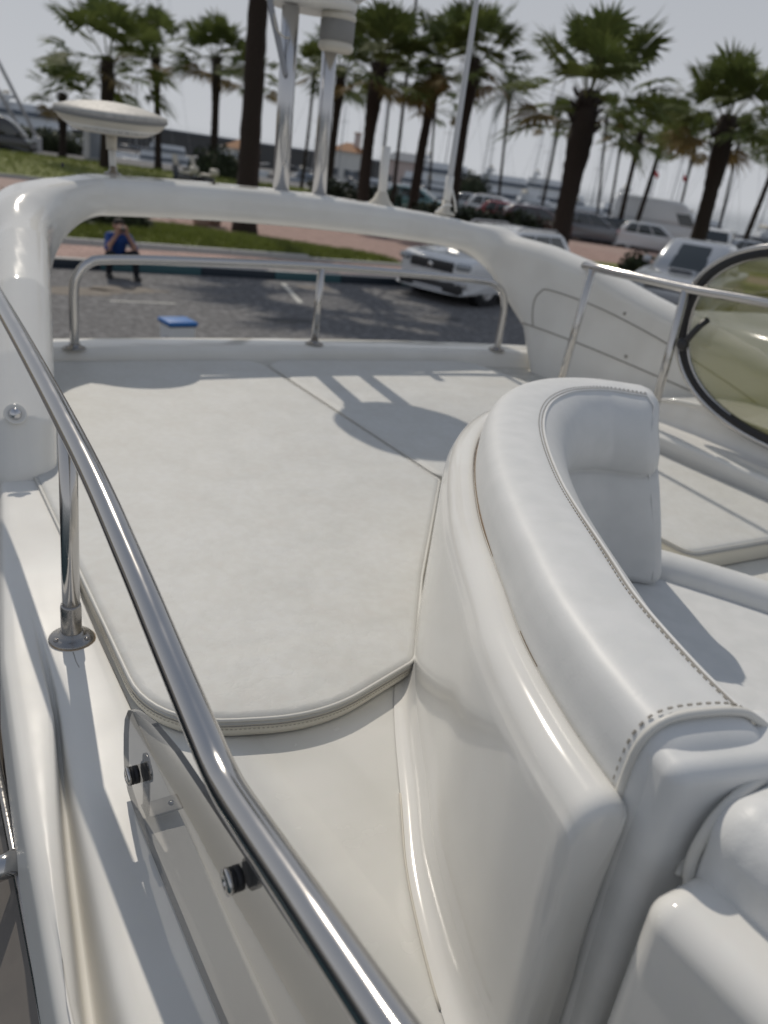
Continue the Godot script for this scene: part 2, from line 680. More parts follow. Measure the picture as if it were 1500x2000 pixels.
# ==================================================================== the yacht
func lerp_table(t: Array, z: float) -> float:
	# table of [z, value], rising z
	if z <= t[0][0]: return t[0][1]
	for i in t.size() - 1:
		if z <= t[i + 1][0]:
			var u: float = (z - t[i][0]) / (t[i + 1][0] - t[i][0])
			return lerpf(t[i][1], t[i + 1][1], u)
	return t[t.size() - 1][1]

func arch_inner(z: float) -> float:
	return 0.31 + maxf(-1.2, (-1.7 - z)) * 0.18

var wing_l := PackedVector2Array()
var wing_r := PackedVector2Array()

func poly_dist(p: Vector2, v: PackedVector2Array) -> float:
	var n := v.size()
	var d := 1e9
	var s := 1.0
	var j := n - 1
	for i in n:
		var e := v[j] - v[i]
		var w := p - v[i]
		var b := w - e * clampf(w.dot(e) / e.length_squared(), 0, 1)
		d = minf(d, b.length_squared())
		var c1 := p.y >= v[i].y
		var c2 := p.y < v[j].y
		var c3 := e.x * w.y > e.y * w.x
		if (c1 and c2 and c3) or (not c1 and not c2 and not c3): s = -s
		j = i
	return s * sqrt(d)

func arch_sdf(p: Vector3) -> float:
	var xi := arch_inner(p.z)
	var r := 0.058
	var q := Vector2(p.z, p.y)
	var best := 1e9
	if p.x < 1.4:
		var wl := poly_dist(q, wing_l) + r
		var wx := absf(p.x - (xi - 0.068)) - 0.068 + r
		best = Vector2(maxf(wl, 0), maxf(wx, 0)).length() + minf(maxf(wl, wx), 0.0) - r
	else:
		var wr := poly_dist(q, wing_r) + r
		var wx2 := absf(p.x - (2.8 - xi + 0.068)) - 0.068 + r
		best = Vector2(maxf(wr, 0), maxf(wx2, 0)).length() + minf(maxf(wr, wx2), 0.0) - r
	# the beam across, slightly crowned
	var k := (p.x - 1.4) / 0.9
	var dl := maxf(0.0, 0.70 - p.x)
	var dr := maxf(0.0, p.x - 2.10)
	var yc := 2.808 - 0.035 * k * k - 1.0 * dl * dl - 0.25 * dr * dr
	var zc := -2.995 + 0.75 * dl + 0.25 * dr
	var b := Vector2(absf(p.y - yc + 0.004) - 0.06 + 0.045, absf(p.z - zc) - 0.13 + 0.045)
	var bd := Vector2(maxf(b.x, 0), maxf(b.y, 0)).length() + minf(maxf(b.x, b.y), 0.0) - 0.045
	var ends := absf(p.x - 1.4) - 0.99
	bd = maxf(bd, ends)
	return smin(best, bd, lerpf(0.17, 0.085, smoothstep(1.2, 2.0, p.x)))

func build_yacht():
	var y := thing("motor_yacht", "white flybridge motor yacht with glossy mouldings and a swept radar arch", "yacht")
	# ---- floor of the flybridge
	var fl := PackedVector2Array([Vector2(0.244, 0.62), Vector2(0.244, -2.70), Vector2(2.62, -2.70), Vector2(2.62, -1.80), Vector2(1.52, -1.70), Vector2(1.42, -1.12)])
	var pline := pod_line()
	for i in range(pline.size() - 1, -1, -2):
		var d := offset_dirs(pline)
		fl.append(Vector2(pline[i].x + d[i].x * 0.02, pline[i].z + d[i].z * 0.02))
	fl.append(Vector2(0.41, 0.62))
	obj("cockpit_floor", plan_mesh(fl, [Vector2(0, 2.1), Vector2(0, BASE - 0.003), Vector2(0.003, BASE)]), M.deck_gelcoat, y)
	obj("seat_well", rbox_mesh(Vector3(1.52, 2.16, -0.6), Vector3(2.3, 0.12, 2.5), 0.01), M.deck_gelcoat, y)
	# ---- side coaming on the starboard side, with its groove
	var xo := [[-2.75, 0.30], [-2.2, 0.25], [-1.75, 0.2], [-1.4, 0.152], [-1.05, 0.105], [-0.74, 0.083], [-0.5, 0.073], [0.0, 0.062], [0.7, 0.06]]
	var top := [[-2.75, 2.315], [-1.3, 2.312], [-1.06, 2.297], [-0.85, 2.293], [-0.5, 2.291], [0.7, 2.29]]
	var li := [[-2.75, 0.36], [-1.75, 0.25], [-1.2, 0.163], [-0.9, 0.147], [-0.72, 0.118], [-0.5, 0.089], [-0.2, 0.078], [0.7, 0.074]]
	var rd := [[-2.75, 0.375], [-1.75, 0.265], [-1.2, 0.178], [-0.95, 0.167], [-0.75, 0.146], [-0.5, 0.126], [0.0, 0.112], [0.7, 0.105]]
	var rings := []
	for i in 70:
		var z := lerpf(-2.75, 0.7, i / 69.0)
		var x0 := lerp_table(xo, z)
		var yt := lerp_table(top, z)
		var a := lerp_table(li, z)
		var b := lerp_table(rd, z)
		var d := 0.075 * smoothstep(-1.16, -0.5, z)
		var w := b - a
		var pr := [Vector3(x0 + 0.012, 1.95, z), Vector3(x0 - 0.004, 2.12, z), Vector3(x0, yt - 0.04, z), Vector3(x0 + 0.004, yt - 0.012, z), Vector3(x0 + 0.014, yt - 0.001, z), Vector3(a - 0.005, yt, z), Vector3(a + w * 0.12, yt - d * 0.15, z), Vector3(a + w * 0.3, yt - d * 0.85, z), Vector3(a + w * 0.45, yt - d, z), Vector3(a + w * 0.62, yt - d * 0.93, z), Vector3(b - 0.004, yt - d * 0.3, z), Vector3(b + 0.004, yt - 0.005 * minf(1, d * 30), z), Vector3(b + 0.018, yt, z), Vector3(b + 0.05, yt + 0.001, z), Vector3(maxf(0.236, b + 0.06), yt, z), Vector3(maxf(0.243, b + 0.065), yt - 0.006, z), Vector3(maxf(0.246, b + 0.07), BASE - 0.05, z)]
		rings.append(PackedVector3Array(catmull(pr, 3)))
	var s := st_new()
	loft(s, rings, false, false)
	obj("side_coaming", done(s), M.gelcoat_worn, y)
	# hairline crack in the gelcoat below the flange
	obj("hairline_crack", tube_mesh([Vector3(0.2, 2.2967, -1.025), Vector3(0.199, 2.2963, -1.0), Vector3(0.2, 2.296, -0.985)], 0.0006, 5), M.seam, y)
	# ---- transom ledge at the far end
	rings = []
	for i in 40:
		var x := lerpf(0.3, 2.55, i / 39.0)
		var k := (x - 1.3) / 1.0
		var z := -2.655 + 0.06 * k * k
		var pr := [Vector3(x, BASE - 0.05, z + 0.06), Vector3(x, 2.29, z + 0.045), Vector3(x, 2.335, z + 0.035), Vector3(x, 2.349, z + 0.02), Vector3(x, 2.352, z), Vector3(x, 2.352, z - 0.08), Vector3(x, 2.34, z - 0.12), Vector3(x, 2.25, z - 0.14), Vector3(x, 1.9, z - 0.15)]
		rings.append(PackedVector3Array(catmull(pr, 3)))
	s = st_new()
	loft(s, rings, false, false)
	obj("transom_ledge", done(s), M.gelcoat, y)
	# ---- radar arch with its side wings
	wing_l = PackedVector2Array([Vector2(-1.64, 2.25), Vector2(-1.645, 2.33), Vector2(-1.70, 2.43), Vector2(-1.86, 2.53), Vector2(-2.1, 2.645), Vector2(-2.4, 2.725), Vector2(-2.65, 2.765), Vector2(-2.85, 2.77), Vector2(-2.95, 2.75), Vector2(-2.93, 2.73), Vector2(-2.86, 2.70), Vector2(-2.58, 2.44), Vector2(-2.47, 2.25)])
	wing_r = PackedVector2Array([Vector2(-0.5, 2.22), Vector2(-0.5, 2.30), Vector2(-1.1, 2.45), Vector2(-1.5, 2.565), Vector2(-1.83, 2.648), Vector2(-2.05, 2.695), Vector2(-2.32, 2.762), Vector2(-2.55, 2.797), Vector2(-2.81, 2.808), Vector2(-2.95, 2.79), Vector2(-2.99, 2.76), Vector2(-2.97, 2.735), Vector2(-2.9, 2.70), Vector2(-2.58, 2.45), Vector2(-2.47, 2.22)])
	obj("radar_arch", nets(arch_sdf, Vector3(0.02, 2.16, -3.24), Vector3(2.82, 2.96, -0.4), 0.02, 2), M.gelcoat, y)
	# recess with a small chrome dome light in the leg
	var lo := Vector3(0.232, 2.437, -1.703)
	var fw := Vector3(-0.1, 0.55, 0.82).normalized()
	var bs := Basis(Vector3.RIGHT, fw, Vector3.RIGHT.cross(fw)).orthonormalized()
	obj("light_recess", lathe_mesh([Vector2(0.020, 0.0), Vector2(0.0225, 0.004), Vector2(0.021, 0.0055), Vector2(0.017, 0.003), Vector2(0.012, 0.002)], 20, lo, bs), M.gelcoat, y)
	obj("dome_light", lathe_mesh([Vector2(0.013, 0.002), Vector2(0.0125, 0.006), Vector2(0.009, 0.011), Vector2(0.004, 0.0135), Vector2(0.0005, 0.014)], 20, lo, bs), M.chrome, y)
	# panel joints on the inner face of the port wing
	var lines := [[[-2.56, 2.475], [-2.45, 2.472], [-2.2, 2.455], [-1.8, 2.415], [-1.3, 2.36], [-0.95, 2.31]], [[-2.50, 2.475], [-2.515, 2.52], [-2.52, 2.575], [-2.50, 2.615], [-2.45, 2.632], [-2.2, 2.61], [-1.9, 2.548], [-1.6, 2.46], [-1.48, 2.41], [-1.44, 2.375]]]
	for l in lines:
		var pth := []
		for q in l: pth.append(Vector3(2.8 - arch_inner(q[0]) - 0.0005, q[1], q[0]))
		obj("panel_joint", tube_mesh(catmull(pth, 4), 0.0028, 6), M.seam, y)
	for q in [[-2.1, 2.615], [-2.05, 2.463], [-1.42, 2.395]]:
		var pp := Vector3(2.8 - arch_inner(q[0]), q[1], q[0])
		obj("panel_catch", rbox_mesh(pp, Vector3(0.008, 0.012, 0.012), 0.003), M.seam, y)
	# ---- low bench moulding along the port side
	rings = []
	for i in 24:
		var z := lerpf(-2.3, 0.6, i / 23.0)
		var x0 := 2.135
		var pr := [Vector3(x0, 2.15, z), Vector3(x0, 2.30, z), Vector3(x0 + 0.004, 2.322, z), Vector3(x0 + 0.016, 2.33, z), Vector3(x0 + 0.06, 2.331, z), Vector3(x0 + 0.10, 2.333, z), Vector3(x0 + 0.118, 2.345, z), Vector3(x0 + 0.128, 2.38, z), Vector3(x0 + 0.135, 2.42, z), Vector3(x0 + 0.155, 2.432, z), Vector3(2.7, 2.435, z)]
		var fade := smoothstep(-2.15, -1.55, z)
		for k in range(1, pr.size()): pr[k].y = 2.283 + (pr[k].y - 2.283) * fade
		rings.append(PackedVector3Array(catmull(pr, 3)))
	s = st_new()
	loft(s, rings, false, false)
	obj("bench_moulding", done(s), M.gelcoat, y)
	# ---- curved seat pod
	pod_wall(y)
	# ---- second pod close to the camera
	obj("forward_pod", rbox_mesh(Vector3(0.58, 2.295, 0.10), Vector3(0.36, 0.57, 0.62), 0.022, Basis(), 6), M.gelcoat, y)
	# ---- hull and saloon below
	var hull := []
	for i in 20:
		var t := i / 19.0
		var z := lerpf(-5.6, 8.0, t)
		var hw := 2.1 * (1.0 - pow(maxf(0, (t - 0.45) / 0.55), 2.2) * 0.96)
		var c := 1.4
		hull.append(PackedVector3Array([Vector3(c - hw * 0.75, -1.1, z), Vector3(c - hw, 0.2, z), Vector3(c - hw * 1.01, 0.75 + t * 0.35, z), Vector3(c - hw + 0.1, 0.8 + t * 0.35, z), Vector3(c + hw - 0.1, 0.8 + t * 0.35, z), Vector3(c + hw * 1.01, 0.75 + t * 0.35, z), Vector3(c + hw, 0.2, z), Vector3(c + hw * 0.75, -1.1, z)]))
	s = st_new()
	loft(s, hull)
	obj("hull", done(s), M.gelcoat, y)
	obj("saloon", rbox_mesh(Vector3(1.42, 1.42, 0.4), Vector3(2.6, 1.5, 5.4), 0.1), M.gelcoat, y)
	# raked smoked side window of the saloon, outboard of the coaming
	s = st_new()
	for sd in [0]:
		var a := Vector3(0.10, 2.16, -1.35)
		var b := Vector3(0.06, 2.16, 0.7)
		var c := Vector3(-0.75, 1.05, 0.7)
		var d := Vector3(-0.62, 1.05, -1.9)
		quad(s, a, b, c, d)
		quad(s, a + Vector3(0.03, -0.02, 0), d + Vector3(0.03, -0.02, 0), c + Vector3(0.03, -0.02, 0), b + Vector3(0.03, -0.02, 0))
	obj("side_window", done(s), M.dark_glass, y)
	obj("window_trim", tube_mesh([Vector3(0.092, 2.165, -1.4), Vector3(0.082, 2.165, -0.8), Vector3(0.066, 2.165, 0.0), Vector3(0.055, 2.165, 0.7)], 0.006, 8), M.steel_dull, y)
	for q in [[0.58, -2.93], [1.1, -2.955]]:
		obj("arch_screw", lathe_mesh([Vector2(0.004, 0), Vector2(0.004, 0.012), Vector2(0.001, 0.014)], 8, Vector3(q[0], 2.86, q[1])), M.black_plastic, y)

# outer foot line and lip line of the curved pod, from the near end to the far end
func pod_line() -> Array:
	var p := [Vector3(0.395, 0, -0.284), Vector3(0.418, 0, -0.362), Vector3(0.462, 0, -0.472), Vector3(0.513, 0, -0.566), Vector3(0.625, 0, -0.762), Vector3(0.775, 0, -0.965), Vector3(0.92, 0, -1.105), Vector3(1.06, 0, -1.185), Vector3(1.18, 0, -1.208), Vector3(1.285, 0, -1.19), Vector3(1.36, 0, -1.14)]
	return catmull(p, 8)

func offset_dirs(line: Array) -> Array:
	var out := []
	for i in line.size():
		var t: Vector3 = (line[mini(i + 1, line.size() - 1)] - line[maxi(i - 1, 0)]).normalized()
		out.append(Vector3(-t.z, 0, t.x))   # points to the inside of the seat
	return out

func sweep_section(line: Array, sec: Array, ends := 0.0) -> Array:
	var nd := offset_dirs(line)
	var rings := []
	for i in line.size():
		var ring := PackedVector3Array()
		for q in sec: ring.append(line[i] + nd[i] * q.x + Vector3(0, q.y, 0))
		rings.append(ring)
	if ends > 0.0:
		for e in [0, 1]:
			var R: PackedVector3Array = rings[0] if e == 0 else rings[rings.size() - 1]
			var t: Vector3 = (line[0] - line[1]).normalized() if e == 0 else (line[line.size() - 1] - line[line.size() - 2]).normalized()
			var c := Vector3.ZERO
			for p in R: c += p
			c /= R.size()
			for k in [1, 2, 3]:
				var ang: float = k * PI / 6
				var ins: float = ends * (1 - cos(ang))
				var out: float = ends * sin(ang)
				var q := PackedVector3Array()
				for p in R:
					var v := p - c
					q.append(c + v * (1.0 - ins / maxf(v.length(), ends * 1.2)) + t * out)
				if e == 0: rings.push_front(q)
				else: rings.append(q)
	return rings

func pod_wall(y: Node3D):
	var sec := [Vector2(0.0, 2.15), Vector2(0.0, BASE + 0.06), Vector2(0.0, 2.45), Vector2(0.0, 2.56), Vector2(0.003, 2.578), Vector2(0.010, 2.592), Vector2(0.022, 2.5995), Vector2(0.032, 2.601), Vector2(0.041, 2.599), Vector2(0.046, 2.592), Vector2(0.048, 2.575), Vector2(0.048, 2.4), Vector2(0.048, 2.15)]
	var s := st_new()
	var d := []
	for q in catmull(sec, 3): d.append(q)
	loft(s, sweep_section(pod_line(), d, 0.014))
	obj("seat_pod", done(s), M.gelcoat, y)
	s = st_new()
	var strip := []
	var pl := pod_line()
	var dn := offset_dirs(pl)
	for i in pl.size():
		var row := PackedVector3Array()
		for q in catmull([Vector2(-0.026, BASE + 0.0012), Vector2(-0.015, BASE + 0.0035), Vector2(-0.007, BASE + 0.010), Vector2(-0.002, BASE + 0.024), Vector2(0.001, BASE + 0.045)], 3): row.append(pl[i] + dn[i] * q.x + Vector3(0, q.y, 0))
		strip.append(row)
	loft(s, strip, false, false)
	obj("foot_fillet", done(s), M.gelcoat, y)
	# rusty weep line down the foot of the pod
	var ln := pod_line()
	var nd := offset_dirs(ln)
	var pth := []
	for i in range(6, 26): pth.append(ln[i] - nd[i] * (0.0265) + Vector3(0, BASE + 0.001, 0))
	obj("sealant_bead", tube_mesh(pth, 0.0014, 6), M.sealant, y)

# ==================================================================== cushions
func build_cushions():
	# left sun pad
	var left := rounded_plan([Vector2(0.262, -2.55), Vector2(1.146, -2.565), Vector2(1.146, -1.43), Vector2(0.82, -1.025), Vector2(0.655, -0.80), Vector2(0.46, -0.735), Vector2(0.245, -0.80)], [0.1, 0.09, 0.03, 0.2, 0.05, 0.25, 0.16], 10)
	var prof := [Vector2(0.006, BASE + 0.003), Vector2(0.0, BASE + 0.012), Vector2(0.0, 2.302), Vector2(0.002, 2.311), Vector2(0.006, 2.317), Vector2(0.011, 2.3205), Vector2(0.016, 2.322)]
	sun_pad("sun_pad", left, prof, "large mottled white sun pad nearest the rail, with rounded corners")
	var right := rounded_plan([Vector2(1.151, -2.565), Vector2(2.06, -2.535), Vector2(2.13, -2.1), Vector2(2.10, -1.72), Vector2(1.60, -1.72), Vector2(1.151, -1.42)], [0.12, 0.1, 0.1, 0.1, 0.1, 0.04], 8)
	sun_pad("sun_pad", right, prof, "white sun pad beyond the long seam, crossed by the mast shadow")
	# pad on the port bench
	var p3 := rounded_plan([Vector2(1.54, -1.64), Vector2(2.10, -1.66), Vector2(2.125, -0.965), Vector2(1.56, -0.985)], [0.05, 0.05, 0.04, 0.04], 6)
	var off := [Vector2(0.006, 2.222), Vector2(0.0, 2.228), Vector2(0.0, 2.265), Vector2(0.003, 2.273), Vector2(0.009, 2.278), Vector2(0.014, 2.28)]
	sun_pad("bench_pad", p3, off, "small white pad on the far bench right of the curved backrest")
	# seat inside the curved pod
	var seat := thing("seat_cushion", "smooth white seat cushion in front of the curved backrest", "seat cushion")
	var pl := rounded_plan([Vector2(0.50, -0.25), Vector2(0.62, -0.55), Vector2(0.86, -0.88), Vector2(1.08, -1.02), Vector2(1.42, -1.03), Vector2(1.60, -0.70), Vector2(1.75, 0.2), Vector2(0.95, 0.25)], [0.05, 0.1, 0.1, 0.05, 0.05, 0.05, 0.05, 0.1], 5)
	obj("seat", plan_mesh(pl, [Vector2(0.006, 2.18), Vector2(0, 2.19), Vector2(0, 2.235), Vector2(0.004, 2.244), Vector2(0.010, 2.249), Vector2(0.016, 2.251)]), M.vinyl_white, seat)
	obj("edge_roll", tube_mesh(catmull([Vector3(1.40, 2.245, -1.08), Vector3(1.455, 2.252, -0.985), Vector3(1.565, 2.255, -0.80), Vector3(1.70, 2.255, -0.52), Vector3(1.82, 2.255, -0.2)], 6), 0.045, 20), M.vinyl_white, seat)
	# curved backrest
	var back := thing("backrest_cushion", "thick curved white vinyl backrest with piping on top of the pod", "backrest")
	var ln := bolster_line()
	var sec := [Vector2(0.0, 2.26), Vector2(0.0, 2.50), Vector2(-0.001, 2.605), Vector2(0.002, 2.635), Vector2(0.010, 2.652), Vector2(0.026, 2.660), Vector2(0.056, 2.662), Vector2(0.085, 2.660), Vector2(0.100, 2.653), Vector2(0.121, 2.637), Vector2(0.141, 2.611), Vector2(0.152, 2.576), Vector2(0.149, 2.54), Vector2(0.130, 2.508), Vector2(0.108, 2.493), Vector2(0.114, 2.483), Vector2(0.123, 2.45), Vector2(0.124, 2.39), Vector2(0.120, 2.32), Vector2(0.112, 2.255)]
	var d := []
	for q in catmull(sec, 3): d.append(q)
	var s := st_new()
	var fine := catmull(ln, 1)
	var rings := sweep_section(fine, d, 0.034)
	for it in 14:
		var prev := []
		for r in rings: prev.append(r.duplicate())
		for i in range(4, rings.size() - 4):
			for j in rings[i].size():
				rings[i][j] = prev[i][j] * 0.5 + (prev[i - 1][j] + prev[i + 1][j]) * 0.25
	# the far end slants outwards towards the seat
	var tl: Vector3 = (ln[ln.size() - 1] - ln[ln.size() - 2]).normalized()
	var total := rings.size()
	for i in total:
		var w := smoothstep(0.62, 0.98, float(i) / (total - 1))
		for j in rings[i].size():
			rings[i][j] += tl * 0.10 * w * clampf((2.60 - rings[i][j].y) / 0.34, 0.0, 1.0)
	loft(s, rings)
	obj("cushion_body", done(s), M.vinyl_white, back)
	var nd := offset_dirs(ln)
	var pipe := []
	var stt := []
	for i in ln.size():
		pipe.append(ln[i] + nd[i] * 0.0985 + Vector3(0, 2.6556, 0))
		stt.append(ln[i] + nd[i] * 0.0895 + Vector3(0, 2.6597, 0))
	# the piping goes on down the far end of the cushion
	var e0: Vector3 = ln[ln.size() - 1] + tl * 0.015
	var en: Vector3 = nd[nd.size() - 1]
	pipe.append_array([e0 + en * 0.116 + Vector3(0, 2.641, 0), e0 + en * 0.138 + Vector3(0, 2.61, 0), e0 + en * 0.147 + Vector3(0, 2.576, 0), e0 + en * 0.142 + Vector3(0, 2.54, 0), e0 + tl * 0.03 + en * 0.108 + Vector3(0, 2.494, 0), e0 + tl * 0.044 + en * 0.122 + Vector3(0, 2.45, 0), e0 + tl * 0.06 + en * 0.121 + Vector3(0, 2.40, 0), e0 + tl * 0.097 + en * 0.112 + Vector3(0, 2.265, 0)])
	obj("piping", tube_mesh(pipe, 0.0021, 8), M.vinyl_white, back)
	var low := []
	for i in ln.size(): low.append(ln[i] + nd[i] * 0.0943 + Vector3(0, 2.6574, 0))
	obj("seam", tube_mesh(low, 0.0009, 6), M.seam, back)
	obj("stitching", stitches(stt, 0.0085, 0.004, 0.0006), M.thread, back)
	# near end: a piped seam and the end panel below it
	var t0: Vector3 = (ln[0] - ln[1]).normalized()
	var n0: Vector3 = nd[0]
	var arc := []
	var arc2 := []
	for q in catmull([Vector2(-0.001, 2.585), Vector2(0.001, 2.633), Vector2(0.010, 2.654), Vector2(0.027, 2.6635), Vector2(0.056, 2.6655), Vector2(0.084, 2.6635), Vector2(0.101, 2.656), Vector2(0.122, 2.640), Vector2(0.142, 2.613), Vector2(0.153, 2.58)], 3):
		arc.append(ln[0] + t0 * 0.004 + n0 * q.x + Vector3(0, q.y, 0))
		arc2.append(ln[0] - t0 * 0.006 + n0 * q.x + Vector3(0, q.y - 0.0002, 0))
	obj("end_piping", tube_mesh(arc, 0.0036, 8), M.piping, back)
	obj("end_stitching", stitches(arc2, 0.0085, 0.004, 0.0007), M.thread, back)
	s = st_new()
	rbox(s, ln[0] + t0 * 0.012 + n0 * 0.0705 + Vector3(0, 2.398, 0), Vector3(0.131, 0.502, 0.066), 0.0145, Basis(n0, Vector3.UP, n0.cross(Vector3.UP)), 5)
	obj("end_panel", done(s), M.vinyl_white, back)
	# grime line between the pod lip and the backrest
	var gl := []
	var pl2 := pod_line()
	var pnd := offset_dirs(pl2)
	for i in range(4, 60): gl.append(pl2[i] + pnd[i] * 0.0475 + Vector3(0, 2.5955, 0))
	obj("dirt_line", tube_mesh(gl, 0.0015, 6), M.grime, back)
	# cushion of the forward pod, close to the camera
	var fc := thing("forward_cushion", "wrinkled white cushion end with sewn piping in the lower corner", "cushion")
	var fb := Basis()
	var c := Vector3(0.585, 2.575, 0.07)
	s = st_new()
	rbox(s, c, Vector3(0.27, 0.13, 0.58), 0.034, fb, 6)
	obj("cushion_body", done(s), M.vinyl_wrinkled, fc)
	var pts := []
	for q in [[-0.132, -0.05, -0.255], [-0.128, -0.01, -0.282], [-0.123, 0.03, -0.284], [-0.1, 0.052, -0.284], [-0.05, 0.058, -0.286], [0.02, 0.058, -0.286], [0.1, 0.052, -0.284], [0.128, 0.02, -0.282]]:
		pts.append(c + fb * Vector3(q[0], q[1], q[2]))
	obj("piping", tube_mesh(catmull(pts, 5), 0.0045, 10), M.piping, fc)
	var seam2 := []
	for q in [[-0.118, 0.05, -0.232], [-0.10, 0.062, -0.236], [-0.03, 0.0655, -0.24], [0.05, 0.0655, -0.238], [0.13, 0.06, -0.235]]: seam2.append(c + fb * Vector3(q[0], q[1], q[2]))
	obj("top_seam", tube_mesh(catmull(seam2, 5), 0.0035, 8), M.piping, fc)
	for k in 3:
		var a := c + fb * Vector3(-0.125 + k * 0.012, -0.02 + k * 0.02, -0.29)
		obj("pucker", tube_mesh(catmull([a, a + fb * Vector3(0.012, 0.012, -0.004), a + fb * Vector3(0.03, 0.017, 0.002)], 4), 0.004, 8, 0.001), M.piping, fc)

func bolster_line() -> Array:
	var pod := pod_line()
	var nd := offset_dirs(pod)
	var out := []
	for i in range(1, pod.size()): out.append(pod[i] + nd[i] * 0.0465)
	var t: Vector3 = (out[out.size() - 1] - out[out.size() - 3]).normalized()
	out.append(out[out.size() - 1] + t * 0.02)
	return out

func sun_pad(called: String, pl: PackedVector2Array, prof: Array, label: String):
	var t := thing(called, label, "cushion")
	var s := st_new()
	var body := []
	for p in prof: body.append(p)
	var cut := prof.size() - 4
	obj("pad_top", plan_mesh(pl, prof.slice(cut)), M.vinyl, t)
	s = st_new()
	var rings := []
	for p in prof.slice(0, cut + 1):
		var ring := PackedVector3Array()
		for v in inset_plan(pl, p.x): ring.append(Vector3(v.x, p.y, v.y))
		rings.append(ring)
	loft(s, rings, true, false)
	obj("pad_side", done(s), M.vinyl_side, t)
	var yt: float = prof[prof.size() - 1].y
	var edge := inset_plan(pl, 0.0035)
	obj("piping", tube_mesh(path_of(edge, yt - 0.0045), 0.0027, 6), M.piping, t)
	var e2 := inset_plan(pl, -0.0006)
	obj("stitching", stitches(path_of(e2, yt - 0.0165), 0.006, 0.0032, 0.0004), M.pad_thread, t)
	obj("side_seam", tube_mesh(path_of(e2, yt - 0.0115), 0.0009, 5), M.seam, t)

# ==================================================================== railings
func flange(parent: Node3D, at: Vector3, socket := true, scale_ := 1.0):
	var fl := obj("flange", lathe_mesh([Vector2(0.001, 0), Vector2(0.031 * scale_, 0), Vector2(0.0325 * scale_, 0.0015), Vector2(0.031 * scale_, 0.0035), Vector2(0.023 * scale_, 0.0065), Vector2(0.018 * scale_, 0.0085), Vector2(0.0165 * scale_, 0.013)], 32, at), M.steel_dull, parent)
	if socket:
		obj("socket", lathe_mesh([Vector2(0.0152, 0.009), Vector2(0.0147, 0.013), Vector2(0.0147, 0.056), Vector2(0.0138, 0.0595), Vector2(0.012, 0.0595)], 28, at), M.steel_dull, fl)
	for k in 3:
		var a := 0.75 + k * TAU / 3
		obj("screw", lathe_mesh([Vector2(0.0001, 0.0085), Vector2(0.002, 0.0085), Vector2(0.0034, 0.0072), Vector2(0.0036, 0.005)], 10, at + Vector3(cos(a), 0, sin(a)) * 0.0245 * scale_), M.steel_dull, fl)
		obj("screw_slot", box_mesh(at + Vector3(cos(a) * 0.0245 * scale_, 0.0086, sin(a) * 0.0245 * scale_), Vector3(0.0045, 0.0005, 0.0009), Basis(Vector3.UP, k * 1.3)), M.black_plastic, fl)

